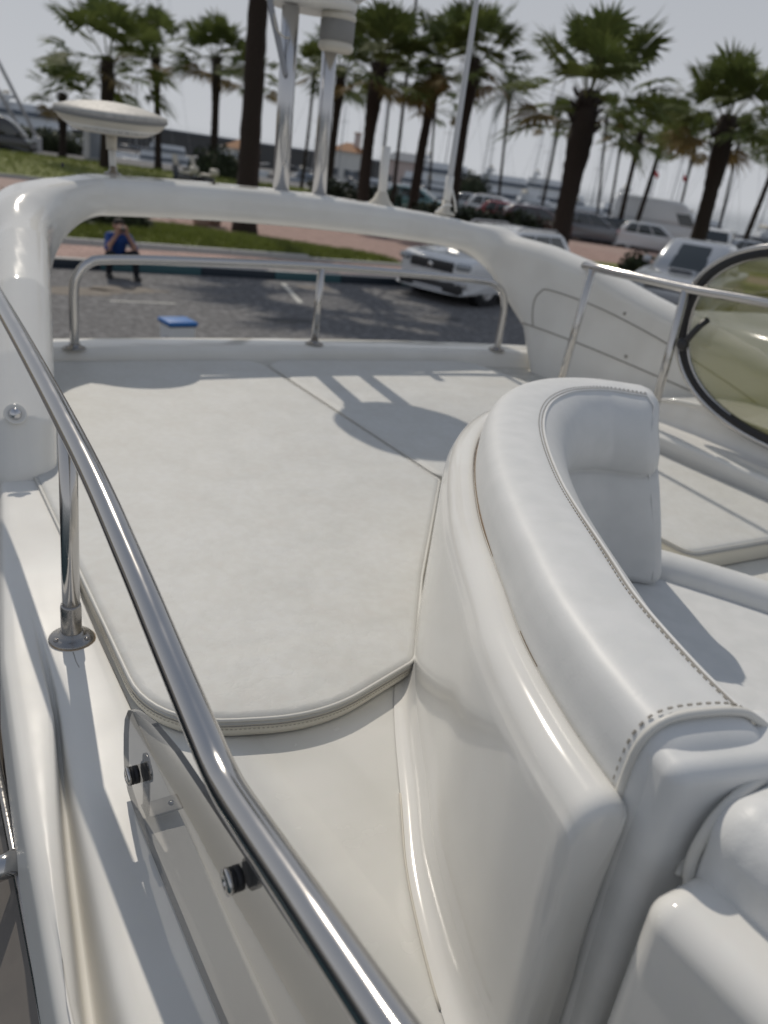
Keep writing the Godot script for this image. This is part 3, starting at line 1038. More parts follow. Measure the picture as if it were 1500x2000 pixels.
func build_rails():
	# near rail along the starboard coaming
	var r := thing("handrail", "polished steel handrail running diagonally across the foreground", "handrail")
	var pth := [Vector3(0.207, 2.735, -2.3), Vector3(0.207, 2.687, -1.75), Vector3(0.207, 2.656, -1.32), Vector3(0.207, 2.621, -0.95), Vector3(0.207, 2.585, -0.753), Vector3(0.207, 2.554, -0.619), Vector3(0.2065, 2.532, -0.515), Vector3(0.2055, 2.527, -0.475), Vector3(0.204, 2.531, -0.435), Vector3(0.2025, 2.551, -0.324), Vector3(0.2015, 2.562, -0.259), Vector3(0.20, 2.577, -0.18), Vector3(0.20, 2.61, 0.0), Vector3(0.20, 2.65, 0.25)]
	obj("rail_tube", tube_mesh(catmull(pth, 8), 0.0148, 32), M.steel, r)
	obj("post", tube_mesh([Vector3(0.2055, 2.30, -1.06), Vector3(0.2065, 2.626, -1.055)], 0.0124, 28), M.steel, r)
	flange(r, Vector3(0.2055, 2.2975, -1.06))
	obj("rust_stain", lathe_mesh([Vector2(0.001, 0), Vector2(0.0332, 0), Vector2(0.033, 0.0012)], 24, Vector3(0.2065, 2.2968, -1.0595)), M.rust, r)
	obj("post", tube_mesh([Vector3(0.20, 2.2, 0.235), Vector3(0.20, 2.65, 0.25)], 0.0124, 16), M.steel, r)
	# low rail behind the sun pads
	var b := thing("stern_rail", "low steel rail with three posts behind the sun pads", "rail")
	var y0 := 2.352
	var y1 := 2.625
	var z := func(x): return -2.665 + 0.075 * pow((x - 1.38) / 0.86, 2)
	pth = [Vector3(0.535, y0, z.call(0.535)), Vector3(0.536, y1 - 0.10, z.call(0.536)), Vector3(0.55, y1 - 0.045, z.call(0.55)), Vector3(0.585, y1 - 0.012, z.call(0.585)), Vector3(0.64, y1, z.call(0.64)), Vector3(0.9, y1 + 0.006, z.call(0.9)), Vector3(1.4, y1 + 0.012, z.call(1.4)), Vector3(1.9, y1 + 0.01, z.call(1.9)), Vector3(2.12, y1 + 0.006, z.call(2.12)), Vector3(2.185, y1 - 0.006, z.call(2.185)), Vector3(2.225, y1 - 0.035, z.call(2.225)), Vector3(2.245, y1 - 0.085, z.call(2.245)), Vector3(2.25, y1 - 0.14, z.call(2.25)), Vector3(2.25, y0, z.call(2.25))]
	obj("rail_tube", tube_mesh(catmull(pth, 6), 0.0145, 20), M.steel, b)
	obj("post", tube_mesh([Vector3(1.415, y0, z.call(1.415)), Vector3(1.415, y1 + 0.01, z.call(1.415))], 0.0135, 18), M.steel, b)
	for x in [0.535, 1.415, 2.25]: flange(b, Vector3(x, y0 + 0.001, z.call(x)), false, 1.1)
	# port rail
	var p := thing("side_rail", "steel handrail on two slanted posts in front of the round hatch", "handrail")
	obj("rail_tube", tube_mesh(catmull([Vector3(2.40, 2.745, -2.32), Vector3(2.25, 2.764, -2.17), Vector3(2.175, 2.775, -2.085), Vector3(2.17, 2.779, -1.667), Vector3(2.17, 2.791, -1.381), Vector3(2.16, 2.80, -0.8)], 6), 0.0145, 20), M.steel, p)
	obj("post", tube_mesh([Vector3(2.173, 2.768, -2.078), Vector3(2.173, 2.28, -2.112)], 0.0138, 18), M.steel, p)
	obj("post", tube_mesh([Vector3(2.17, 2.773, -1.667), Vector3(2.17, 2.30, -1.662)], 0.0138, 18), M.steel, p)

# ==================================================================== smoked screen below the rail, round hatch
func build_screen_and_hatch():
	var t := thing("acrylic_screen", "smoked clear acrylic screen fixed below the diagonal handrail", "screen")
	var hi := [[-0.736, 2.37], [-0.732, 2.395], [-0.718, 2.418], [-0.69, 2.436], [-0.63, 2.464], [-0.56, 2.485], [-0.49, 2.498], [-0.40, 2.512], [-0.247, 2.53], [0.2, 2.56]]
	var lw := [[-0.736, 2.34], [-0.732, 2.315], [-0.718, 2.302], [-0.69, 2.296], [0.2, 2.295]]
	var x := func(z): return 0.196 + 0.02 * smoothstep(-0.5, 0.2, z)
	var rim_up := []
	var rim_low := []
	for i in 61:
		var z := lerpf(-0.736, 0.2, pow(i / 60.0, 1.6))
		rim_up.append(Vector3(x.call(z), lerp_table(hi, z), z))
		rim_low.append(Vector3(x.call(z), lerp_table(lw, z), z))
	var th := Vector3(0.006, 0, 0)
	var s := st_new()
	s.set_smooth_group(-1)
	for i in 60:
		quad(s, rim_up[i], rim_up[i + 1], rim_low[i + 1], rim_low[i])
	obj("panel", done(s), M.smoked_acrylic, t)
	s = st_new()
	s.set_smooth_group(-1)
	for i in 60:
		quad(s, rim_up[i], rim_up[i] + th, rim_up[i + 1] + th, rim_up[i + 1])
		quad(s, rim_low[i], rim_low[i + 1], rim_low[i + 1] + th, rim_low[i] + th)
	quad(s, rim_up[0], rim_low[0], rim_low[0] + th, rim_up[0] + th)
	obj("panel_edge", done(s), M.acrylic_edge, t)
	var side := Basis(Vector3(0, 1, 0), Vector3(-1, 0, 0), Vector3(0, 0, 1))
	for q in [[-0.677, 2.362], [-0.405, 2.488]]:
		var c := Vector3(x.call(q[0]), q[1], q[0])
		obj("washer", lathe_mesh([Vector2(0.001, 0.0), Vector2(0.0098, 0.0), Vector2(0.01, 0.0045), Vector2(0.0088, 0.005), Vector2(0.0088, 0.0056), Vector2(0.01, 0.0062), Vector2(0.0096, 0.0095), Vector2(0.001, 0.0095)], 22, c, side), M.black_rubber, t)
		obj("bolt_head", lathe_mesh([Vector2(0.001, 0.0095), Vector2(0.0106, 0.0095), Vector2(0.0105, 0.0125), Vector2(0.0062, 0.0135), Vector2(0.0028, 0.0135), Vector2(0.0026, 0.011), Vector2(0.0005, 0.011)], 22, c, side), M.steel, t)
		obj("washer", lathe_mesh([Vector2(0.001, 0.0), Vector2(0.0125, 0.0), Vector2(0.0125, 0.007), Vector2(0.001, 0.007)], 22, c + Vector3(0.013, 0, 0), side), M.black_rubber, t)
	# L bracket that carries the front bolt
	var c0 := Vector3(x.call(-0.677) + 0.008, 2.358, -0.677)
	obj("bracket_arm", rbox_mesh(c0 + Vector3(0.0015, -0.0195, 0), Vector3(0.003, 0.072, 0.02), 0.0014), M.steel_dull, t)
	obj("bracket_eye", lathe_mesh([Vector2(0.001, -0.0015), Vector2(0.0125, -0.0015), Vector2(0.0125, 0.0015), Vector2(0.001, 0.0015)], 20, c0 + Vector3(0.0015, 0.014, 0), side), M.steel_dull, t)
	var ft := obj("bracket_foot", rbox_mesh(c0 + Vector3(0.02, -0.0535, 0), Vector3(0.042, 0.003, 0.024), 0.0014), M.bracket_grey, t)
	obj("screw", lathe_mesh([Vector2(0.0035, 0), Vector2(0.003, 0.0015), Vector2(0.0002, 0.002)], 10, c0 + Vector3(0.03, -0.052, 0)), M.steel, ft)
	# chrome stanchion fixed to the outside of the coaming
	var g := thing("grab_rail", "short chrome grab rail socket fixed outside the white coaming", "grab rail")
	obj("tube", tube_mesh([Vector3(-0.3, 2.14, -0.74), Vector3(0.055, 2.17, -0.785)], 0.0135, 20), M.steel, g)
	obj("socket", tube_mesh([Vector3(0.052, 2.17, -0.785), Vector3(0.084, 2.1725, -0.789)], 0.0155, 20), M.steel, g)
	obj("rubber_ring", tube_mesh([Vector3(0.036, 2.168, -0.783), Vector3(0.052, 2.17, -0.785)], 0.0142, 20), M.black_rubber, g)
	# round hatch
	var h := thing("round_hatch", "open oval hatch with green tinted pane and black gasket", "hatch")
	var hx := 2.222
	var rim := []
	var n := 72
	for i in n + 1:
		var a := TAU * i / n
		var ca := cos(a)
		var sa := sin(a)
		var e := 2.0 / 2.35
		var px := signf(ca) * pow(absf(ca), e)
		var py := signf(sa) * pow(absf(sa), e)
		rim.append(Vector2(px, py))
	var at := func(p: Vector2, k: float, dx: float) -> Vector3: return Vector3(hx + dx - p.y * 0.02, 2.672 + p.y * 0.276 * k - p.x * 0.012, -1.217 + p.x * 0.466 * k)
	s = st_new()
	for i in n:
		s.add_vertex(at.call(Vector2.ZERO, 1, 0)); s.add_vertex(at.call(rim[i], 0.945, 0)); s.add_vertex(at.call(rim[i + 1], 0.945, 0))
		s.add_vertex(at.call(Vector2.ZERO, 1, 0.008)); s.add_vertex(at.call(rim[i + 1], 0.945, 0.008)); s.add_vertex(at.call(rim[i], 0.945, 0.008))
	obj("pane", done(s), M.hatch_acrylic, h)
	for q in [["gasket", 0.975, 0.0, 0.015, M.black_rubber], ["inner_rim", 0.945, -0.004, 0.005, M.steel], ["outer_rim", 1.028, -0.004, 0.010, M.steel]]:
		var pt := []
		for p in rim: pt.append(at.call(p, q[1], q[2]))
		obj(q[0], tube_mesh(pt, q[3], 10), q[4], h)
	var hd := obj("handle", tube_mesh(catmull([Vector3(hx - 0.02, 2.70, -1.583), Vector3(hx - 0.043, 2.677, -1.59), Vector3(hx - 0.048, 2.644, -1.607), Vector3(hx - 0.048, 2.62, -1.621)], 5), 0.010, 12), M.black_plastic, h)
	obj("knob", lathe_mesh([Vector2(0.001, -0.014), Vector2(0.016, -0.012), Vector2(0.021, 0), Vector2(0.016, 0.012), Vector2(0.001, 0.014)], 16, Vector3(hx - 0.048, 2.613, -1.626), side), M.black_plastic, hd)
	obj("stay_bracket", tube_mesh([Vector3(hx + 0.012, 2.776, -1.522), Vector3(hx + 0.02, 2.81, -1.427), Vector3(hx + 0.02, 2.833, -1.37)], 0.013, 10), M.black_plastic, h)
	obj("latch", rbox_mesh(Vector3(2.17, 2.345, -1.18), Vector3(0.02, 0.03, 0.035), 0.006), M.gelcoat, h)

# ==================================================================== gear on the arch
func build_arch_gear():
	var top := 2.858
	# radar mast
	var m := thing("radar_mast", "two thick steel posts carrying a white radar platform above the arch", "mast")
	obj("post", tube_mesh([Vector3(1.385, top - 0.01, -3.0), Vector3(1.37, 3.47, -3.0)], 0.031, 24), M.steel_mast, m)
	obj("post", tube_mesh([Vector3(1.55, top - 0.012, -3.0), Vector3(1.535, 3.47, -3.0)], 0.028, 24), M.steel_mast, m)
	obj("platform", lathe_mesh([Vector2(0.001, 0), Vector2(0.145, 0.0), Vector2(0.165, 0.012), Vector2(0.17, 0.03), Vector2(0.155, 0.045), Vector2(0.001, 0.05)], 32, Vector3(1.455, 3.478, -3.02)), M.white_plastic, m)
	for x in [1.385, 1.55]: obj("base_plate", rbox_mesh(Vector3(x, top + 0.002, -3.0), Vector3(0.11, 0.012, 0.11), 0.004), M.white_plastic, m)
	var r := thing("radar_dome", "white radar dome sitting on the mast platform", "radar")
	obj("dome", lathe_mesh([Vector2(0.001, 0), Vector2(0.18, 0), Vector2(0.21, 0.025), Vector2(0.215, 0.07), Vector2(0.20, 0.12), Vector2(0.16, 0.15), Vector2(0.001, 0.17)], 36, Vector3(1.46, 3.53, -3.02)), M.white_plastic, r)
	obj("base_band", lathe_mesh([Vector2(0.212, 0.03), Vector2(0.217, 0.033), Vector2(0.217, 0.04), Vector2(0.213, 0.043)], 36, Vector3(1.46, 3.53, -3.02)), M.cream_plastic, r)
	var hl := thing("deck_light", "cream drum shaped deck light with a grey lens band on the mast", "light")
	var c := Vector3(1.535, 3.355, -2.95)
	obj("housing", lathe_mesh([Vector2(0.001, 0), Vector2(0.055, 0.0), Vector2(0.064, 0.008), Vector2(0.065, 0.022), Vector2(0.06, 0.026), Vector2(0.06, 0.1), Vector2(0.065, 0.104), Vector2(0.063, 0.118), Vector2(0.05, 0.126), Vector2(0.001, 0.128)], 28, c), M.cream_plastic, hl)
	obj("lens_band", lathe_mesh([Vector2(0.0605, 0.03), Vector2(0.0625, 0.032), Vector2(0.0625, 0.096), Vector2(0.0605, 0.098)], 28, c), M.grey_mesh, hl)
	var hs := thing("cable_hose", "grey cable hose slanting from the mast platform to the post", "hose")
	obj("hose", tube_mesh(catmull([Vector3(1.27, 3.52, -2.98), Vector3(1.285, 3.44, -2.97), Vector3(1.31, 3.37, -2.968), Vector3(1.355, 3.25, -2.968)], 5), 0.011, 10), M.hose, hs)
	obj("loop", tube_mesh(catmull([Vector3(1.29, 3.43, -2.96), Vector3(1.30, 3.385, -2.95), Vector3(1.33, 3.365, -2.95), Vector3(1.36, 3.37, -2.97)], 5), 0.003, 8), M.cream_plastic, hs)
	# flat disc television antenna
	var a := thing("disc_antenna", "flat cream disc antenna on a thin pole at the arch corner", "antenna")
	var ac := Vector3(0.782, 3.012, -3.12)
	var tilt := Basis(Vector3(0, 0, 1), deg_to_rad(1.5)) * Basis(Vector3(1, 0, 0), deg_to_rad(4.0))
	obj("cap", lathe_mesh([Vector2(0.184, 0.022), Vector2(0.188, 0.028), Vector2(0.187, 0.036), Vector2(0.15, 0.047), Vector2(0.1, 0.058), Vector2(0.05, 0.064), Vector2(0.001, 0.066)], 48, ac, tilt), M.weathered_plastic, a)
	obj("rim_band", lathe_mesh([Vector2(0.184, 0.016), Vector2(0.1885, 0.018), Vector2(0.1885, 0.0275), Vector2(0.184, 0.029)], 48, ac, tilt), M.grey_mesh, a)
	obj("underside", lathe_mesh([Vector2(0.184, 0.017), Vector2(0.170, -0.002), Vector2(0.130, -0.026), Vector2(0.12, -0.030), Vector2(0.03, -0.033), Vector2(0.001, -0.033)], 48, ac, tilt), M.cream_plastic, a)
	var ring := obj("label_ring", lathe_mesh([Vector2(0.165, -0.0045), Vector2(0.1645, -0.0065), Vector2(0.136, -0.0240), Vector2(0.134, -0.0225)], 48, ac, tilt), M.white_plastic, a)
	# the worn print round the underside, as dark strokes on the ring
	var s := st_new()
	var pr := RandomNumberGenerator.new()
	pr.seed = 4
	for i in 26:
		var an := 0.55 + i * 0.075 + pr.randf_range(-0.02, 0.02)
		var l := pr.randf_range(0.004, 0.013)
		var p := ac + tilt * Vector3(cos(an) * 0.1505, -0.0158, sin(an) * 0.1505)
		box(s, p, Vector3(l * 0.8 if i % 3 else l * 0.3, 0.0015, 0.0022 if i % 3 else 0.009), Basis(Vector3.UP, -an + pr.randf_range(-0.4, 0.4)))
	obj("lettering", done(s), M.print_dark, ring)
	obj("neck", lathe_mesh([Vector2(0.0195, -0.04), Vector2(0.0185, -0.06), Vector2(0.018, -0.086), Vector2(0.001, -0.086)], 20, ac), M.cream_plastic, a)
	obj("pole", tube_mesh([ac + Vector3(0.002, -0.086, 0), Vector3(0.787, top - 0.016, -3.12)], 0.0125, 14), M.white_plastic, a)
	obj("foot", lathe_mesh([Vector2(0.03, 0), Vector2(0.03, 0.006), Vector2(0.014, 0.012), Vector2(0.0135, 0.03)], 18, Vector3(0.787, top - 0.014, -3.12)), M.steel_dull, a)
	# stub antenna
	var u := thing("stub_antenna", "short white tube antenna with a flared base on the arch", "antenna")
	obj("tube", tube_mesh([Vector3(1.838, top + 0.02, -3.0), Vector3(1.831, 3.075, -3.0)], 0.0185, 18), M.white_plastic, u)
	obj("base", lathe_mesh([Vector2(0.055, 0), Vector2(0.053, 0.008), Vector2(0.034, 0.026), Vector2(0.022, 0.052), Vector2(0.0186, 0.056)], 20, Vector3(1.838, top - 0.008, -3.0)), M.cream_plastic, u)
	# whip antenna
	var w := thing("whip_antenna", "tall pale whip antenna leaning on a ratchet foot beside its cable loop", "antenna")
	obj("whip", tube_mesh([Vector3(2.168, top + 0.03, -3.0), Vector3(2.166, 3.1, -3.0), Vector3(2.163, 3.7, -3.0), Vector3(2.158, 4.6, -3.0)], 0.0145, 14, 0.009), M.spar_pale, w)
	obj("ferrule", tube_mesh([Vector3(2.168, top + 0.02, -3.0), Vector3(2.167, 3.0, -3.0)], 0.0175, 14), M.white_plastic, w)
	obj("ratchet_foot", lathe_mesh([Vector2(0.045, 0), Vector2(0.043, 0.01), Vector2(0.02, 0.02), Vector2(0.018, 0.06), Vector2(0.001, 0.062)], 18, Vector3(2.168, top - 0.015, -3.0)), M.cream_plastic, w)
	obj("brace", tube_mesh([Vector3(2.17, 2.98, -3.0), Vector3(2.205, 2.9, -2.99), Vector3(2.215, 2.86, -2.985)], 0.005, 8), M.white_plastic, w)
	obj("cable", tube_mesh(catmull([Vector3(2.168, 2.885, -2.96), Vector3(2.12, 2.888, -2.93), Vector3(2.08, 2.87, -2.92), Vector3(2.07, 2.855, -2.93)], 5), 0.004, 8), M.white_plastic, w)

# ==================================================================== ground
func flat(pl: PackedVector2Array, y: float, depth := 0.3) -> ArrayMesh:
	var s := st_new()
	s.set_smooth_group(-1)
	plan_solid(s, pl, [Vector2(0, y - depth), Vector2(0, y)])
	return done(s)

func rect(x0: float, z0: float, x1: float, z1: float) -> PackedVector2Array:
	return PackedVector2Array([Vector2(x0, z0), Vector2(x1, z0), Vector2(x1, z1), Vector2(x0, z1)])

func build_ground():
	structure("water", box_mesh(Vector3(0, -1.2, 0), Vector3(9000, 0.1, 9000)), M.water)
	structure("ground", flat(PackedVector2Array([Vector2(-140, -6.6), Vector2(170, -6.6), Vector2(170, -24), Vector2(70, -34), Vector2(60, -50), Vector2(46, -66), Vector2(28, -77), Vector2(-140, -84)]), G, 2.4), M.asphalt)
	# strip of brick pavement behind the kerb
	var pave := structure("pavement", flat(rect(-25, -17.75, 12.6, -15.56), G + 0.10, 0.2), M.mortar)
	bricks(pave, -6.0, 12.5, -17.7, -15.6, G + 0.10, true)
	structure("plaza", flat(PackedVector2Array([Vector2(-60, -35.5), Vector2(46, -35.5), Vector2(46, -24.2), Vector2(30, -16.6), Vector2(12.62, -16.6), Vector2(12.6, -19.2), Vector2(8.0, -22.6), Vector2(-60, -23.4)]), G + 0.09, 0.2), M.paving_base)
	# joints and tone of the plaza bricks
	var pj := MultiMeshInstance3D.new()
	var mm := MultiMesh.new()
	mm.transform_format = MultiMesh.TRANSFORM_3D
	mm.use_colors = true
	mm.mesh = box_mesh(Vector3(0, 0, 0), Vector3(0.195, 0.02, 0.095))
	var tr := []
	var q := RandomNumberGenerator.new()
	q.seed = 8
	var z := -34.0
	var row := 0
	while z < -17.0:
		var x := 8.0
		while x < 30.0:
			var px := x + (0.1 if row % 2 else 0.0)
			if z < -23.2 or px > 12.8 + maxf(0, (-19.2 - z)) * -1.3:
				tr.append(Vector3(px, G + 0.094, z))
			x += 0.203
		z += 0.103
		row += 1
	mm.instance_count = tr.size()
	for i in tr.size():
		mm.set_instance_transform(i, Transform3D(Basis(), tr[i] + Vector3(0, q.randf_range(-0.002, 0.002), 0)))
		var v := q.randf_range(0.85, 1.12)
		mm.set_instance_color(i, Color(0.37 * v, 0.25 * v, 0.215 * v))
	pj.multimesh = mm
	pj.material_override = M.paver
	pj.name = "plaza_brick"
	pj.set_meta("kind", "stuff")
	get_node("plaza").add_child(pj)
	# grass
	structure("lawn", lawn(PackedVector2Array([Vector2(-30, -23.3), Vector2(7.9, -22.5), Vector2(12.3, -19.25), Vector2(12.2, -18.4), Vector2(9.0, -18.0), Vector2(-30, -17.9)]), G + 0.12, 0.22), M.turf)
	structure("far_lawn", lawn(PackedVector2Array([Vector2(-40, -54), Vector2(30, -58), Vector2(34, -48), Vector2(20, -36.4), Vector2(-40, -36.4)]), G + 0.12, 0.3), M.turf)
	structure("side_lawn", lawn(PackedVector2Array([Vector2(31, -27), Vector2(60, -33), Vector2(58, -23.6), Vector2(36, -20.4)]), G + 0.1, 0.1), M.turf)
	structure("corner_lawn", lawn(PackedVector2Array([Vector2(23, -23.3), Vector2(28.5, -22.7), Vector2(31, -17.5), Vector2(24, -16.8)]), G + 0.12, 0.1), M.turf)
	grass_tufts()
	# painted lines on the road
	for l in [[3.1, -12.5, 4.1, -12.46, 0.07], [6.5, -12.9, 7.08, -14.9, 0.1], [-2.0, -12.5, -1.0, -12.5, 0.07]]:
		var a := Vector3(l[0], 0, l[1])
		var b := Vector3(l[2], 0, l[3])
		var t := (b - a).normalized()
		var pl := box_mesh(Vector3((a.x + b.x) / 2, G + 0.003, (a.z + b.z) / 2), Vector3(a.distance_to(b), 0.004, l[4]), Basis(t, Vector3.UP, t.cross(Vector3.UP)))
		structure("road_marking", pl, M.road_paint)
	var stain := mat("road_stain", Color.WHITE, 0.9)
	stain.albedo_texture = ramp_tex(noise_img(71, 0.04, 128, 4), lin(0.17, 0.145, 0.12), lin(0.215, 0.19, 0.16), 0.2, 0.8)
	tri(stain, 0.8)
	var tar := mat("tar_patch", lin(0.07, 0.07, 0.072), 0.85)
	var qq := RandomNumberGenerator.new()
	qq.seed = 5
	for w in [[2.6, -13.2, 0.9, 0.35, 0], [3.6, -13.5, 0.7, 0.3, 0], [5.6, -11.4, 0.5, 0.22, 1], [8.9, -11.9, 0.45, 0.2, 1], [7.6, -14.6, 0.4, 0.15, 0]]:
		var pl := PackedVector2Array()
		for i in 22:
			var a := TAU * i / 22
			var r := qq.randf_range(0.72, 1.1)
			pl.append(Vector2(w[0] + cos(a) * w[2] * r, w[1] + sin(a) * w[3] * r))
		structure("road_stain", flat(pl, G + 0.0025 + 0.0008 * w[4], 0.02), tar if w[4] == 1 else stain)
	# kerb: painted stones by turns navy and teal
	var k := structure("kerb", box_mesh(Vector3(-2, G + 0.02, -15.46), Vector3(30, 0.10, 0.12)), M.kerb_concrete)
	var xs := [-12.0, -9.4, -6.8, -4.2, -1.6, 1.0, 3.65, 5.55, 7.1, 8.65, 10.2, 11.6, 13.0]
	for i in xs.size() - 1:
		var st := rbox_mesh(Vector3((xs[i] + xs[i + 1]) / 2, G + 0.078, -15.45), Vector3(xs[i + 1] - xs[i] - 0.012, 0.16, 0.20), 0.012)
		var o := obj("kerb_stone", st, M.kerb_teal if i % 2 == 0 else M.kerb_navy, k)
		obj("stone_top", box_mesh(Vector3((xs[i] + xs[i + 1]) / 2, G + 0.161, -15.462), Vector3(xs[i + 1] - xs[i] - 0.014, 0.008, 0.172)), M.kerb_concrete, o)
	var ed := structure("lawn_edging", box_mesh(Vector3(-6, G + 0.09, -17.84), Vector3(38, 0.16, 0.13)), M.kerb_concrete)
	for i in 14:
		obj("edging_stone", rbox_mesh(Vector3(-4.5 + i * 1.005, G + 0.135, -17.84), Vector3(0.99, 0.18, 0.15), 0.01), M.kerb_concrete, ed)
	structure("lawn_kerb", box_mesh(Vector3(-4, G + 0.1, -36.1), Vector3(50, 0.2, 0.16)), M.kerb_concrete)
	structure("far_kerb", box_mesh(Vector3(-4, G + 0.12, -47.2), Vector3(40, 0.45, 0.2), Basis(Vector3.UP, -0.12)), M.kerb_concrete)
	structure("side_kerb", box_mesh(Vector3(44, G + 0.12, -23.0), Vector3(24, 0.3, 0.2), Basis(Vector3.UP, -0.14)), M.kerb_concrete)

func bricks(parent: Node3D, x0: float, x1: float, z0: float, z1: float, y: float, _in_view: bool):
	# the nearest 300 bricks are pieces of their own, the rest one mass
	var kinds := []
	var q := RandomNumberGenerator.new()
	q.seed = 31
	var ms := []
	for i in 4:
		var v: float = [0.88, 1.0, 1.1, 0.96][i]
		var m := mat("paver_%d" % i, lin(0.38 * v, 0.255 * v, 0.22 * v), 0.9)
		ms.append(m)
	var mesh := box_mesh(Vector3.ZERO, Vector3(0.395, 0.02, 0.195))
	var mm := MultiMesh.new()
	mm.transform_format = MultiMesh.TRANSFORM_3D
	mm.use_colors = true
	mm.mesh = mesh
	var rest := []
	var row := 0
	var z := z1 - 0.1
	var singles := 0
	while z > z0:
		var x := x0
		while x < x1:
			var at := Vector3(x + (0.2 if row % 2 else 0.0), y + 0.006 + q.randf_range(-0.002, 0.002), z)
			if row < 8 and at.x > 1.4 and at.x < 12.3 and singles < 215:
				singles += 1
				var o := obj("brick", mesh, ms[q.randi() % 4], parent)
				o.position = at
			else:
				rest.append(at)
			x += 0.405
		z -= 0.205
		row += 1
	mm.instance_count = rest.size()
	for i in rest.size():
		mm.set_instance_transform(i, Transform3D(Basis(), rest[i]))
		var v := q.randf_range(0.86, 1.12)
		mm.set_instance_color(i, Color(0.38 * v, 0.255 * v, 0.22 * v))
	var o := MultiMeshInstance3D.new()
	o.multimesh = mm
	o.material_override = M.paver
	o.name = "brick_mass"
	o.set_meta("kind", "stuff")
	parent.add_child(o)

func lawn(pl: PackedVector2Array, y: float, mound: float) -> ArrayMesh:
	var s := st_new()
	var c := Vector2.ZERO
	for p in pl: c += p
	c /= pl.size()
	var dense := PackedVector2Array()
	for i in pl.size():
		for k in 6: dense.append(pl[i].lerp(pl[(i + 1) % pl.size()], k / 6.0))
	var rings := []
	for e in [[1.0, -0.25], [1.0, 0.0], [0.97, 0.1], [0.85, 0.35], [0.6, 0.75], [0.3, 0.95], [0.02, 1.0]]:
		var ring := PackedVector3Array()
		for p in dense:
			var q: Vector2 = c + (p - c) * e[0]
			ring.append(Vector3(q.x, y + e[1] * mound, q.y))
		rings.append(ring)
	loft(s, rings)
	return done(s)

func grass_tufts():
	var q := RandomNumberGenerator.new()
	q.seed = 77
	var s := st_new()
	s.set_smooth_group(-1)
	for b in 7:
		var a := q.randf() * TAU
		var d := Vector3(cos(a), 0, sin(a))
		var w := Vector3(-d.z, 0, d.x) * 0.006
		var r := d * q.randf_range(0.0, 0.05)
		var h := q.randf_range(0.05, 0.11)
		s.set_color(Color(1, 1, 1))
		s.add_vertex(r - w); s.add_vertex(r + w); s.add_vertex(r + d * h * 0.5 + Vector3(0, h, 0))
	var mesh := done(s)
	for spec in [["lawn_grass", "lawn", 14000, -2.0, 12.0, -23.0, -18.0], ["far_lawn_grass", "far_lawn", 9000, 0.0, 26.0, -54.0, -36.6], ["side_lawn_grass", "side_lawn", 4000, 31.0, 58.0, -32.0, -21.0]]:
		var mm := MultiMesh.new()
		mm.transform_format = MultiMesh.TRANSFORM_3D
		mm.use_colors = true
		mm.mesh = mesh
		var tr := []
		var o: MeshInstance3D = get_node(spec[1])
		var tm := o.mesh.generate_triangle_mesh()
		for i in spec[2]:
			var p := Vector3(q.randf_range(spec[3], spec[4]), 6, q.randf_range(spec[5], spec[6]))
			var hit := tm.intersect_ray(p, Vector3.DOWN)
			if hit.is_empty(): continue
			tr.append(Transform3D(Basis(Vector3.UP, q.randf() * TAU) * Basis().scaled(Vector3.ONE * q.randf_range(0.7, 1.7)), hit.position))
		mm.instance_count = tr.size()
		for i in tr.size():
			mm.set_instance_transform(i, tr[i])
			var v := q.randf_range(0.6, 1.25)
			mm.set_instance_color(i, Color(0.21 * v, 0.235 * v, 0.058 * v))
		var g := MultiMeshInstance3D.new()
		g.multimesh = mm
		g.material_override = M.grass_blade
		g.name = spec[0]
		add_child(g)
		tag(g, {"lawn_grass": "short sunlit grass of the near lawn behind the kerb", "far_lawn_grass": "short grass of the far lawn under the palms", "side_lawn_grass": "short grass of the lawn before the parked cars"}[spec[0]], "grass", "", "stuff")

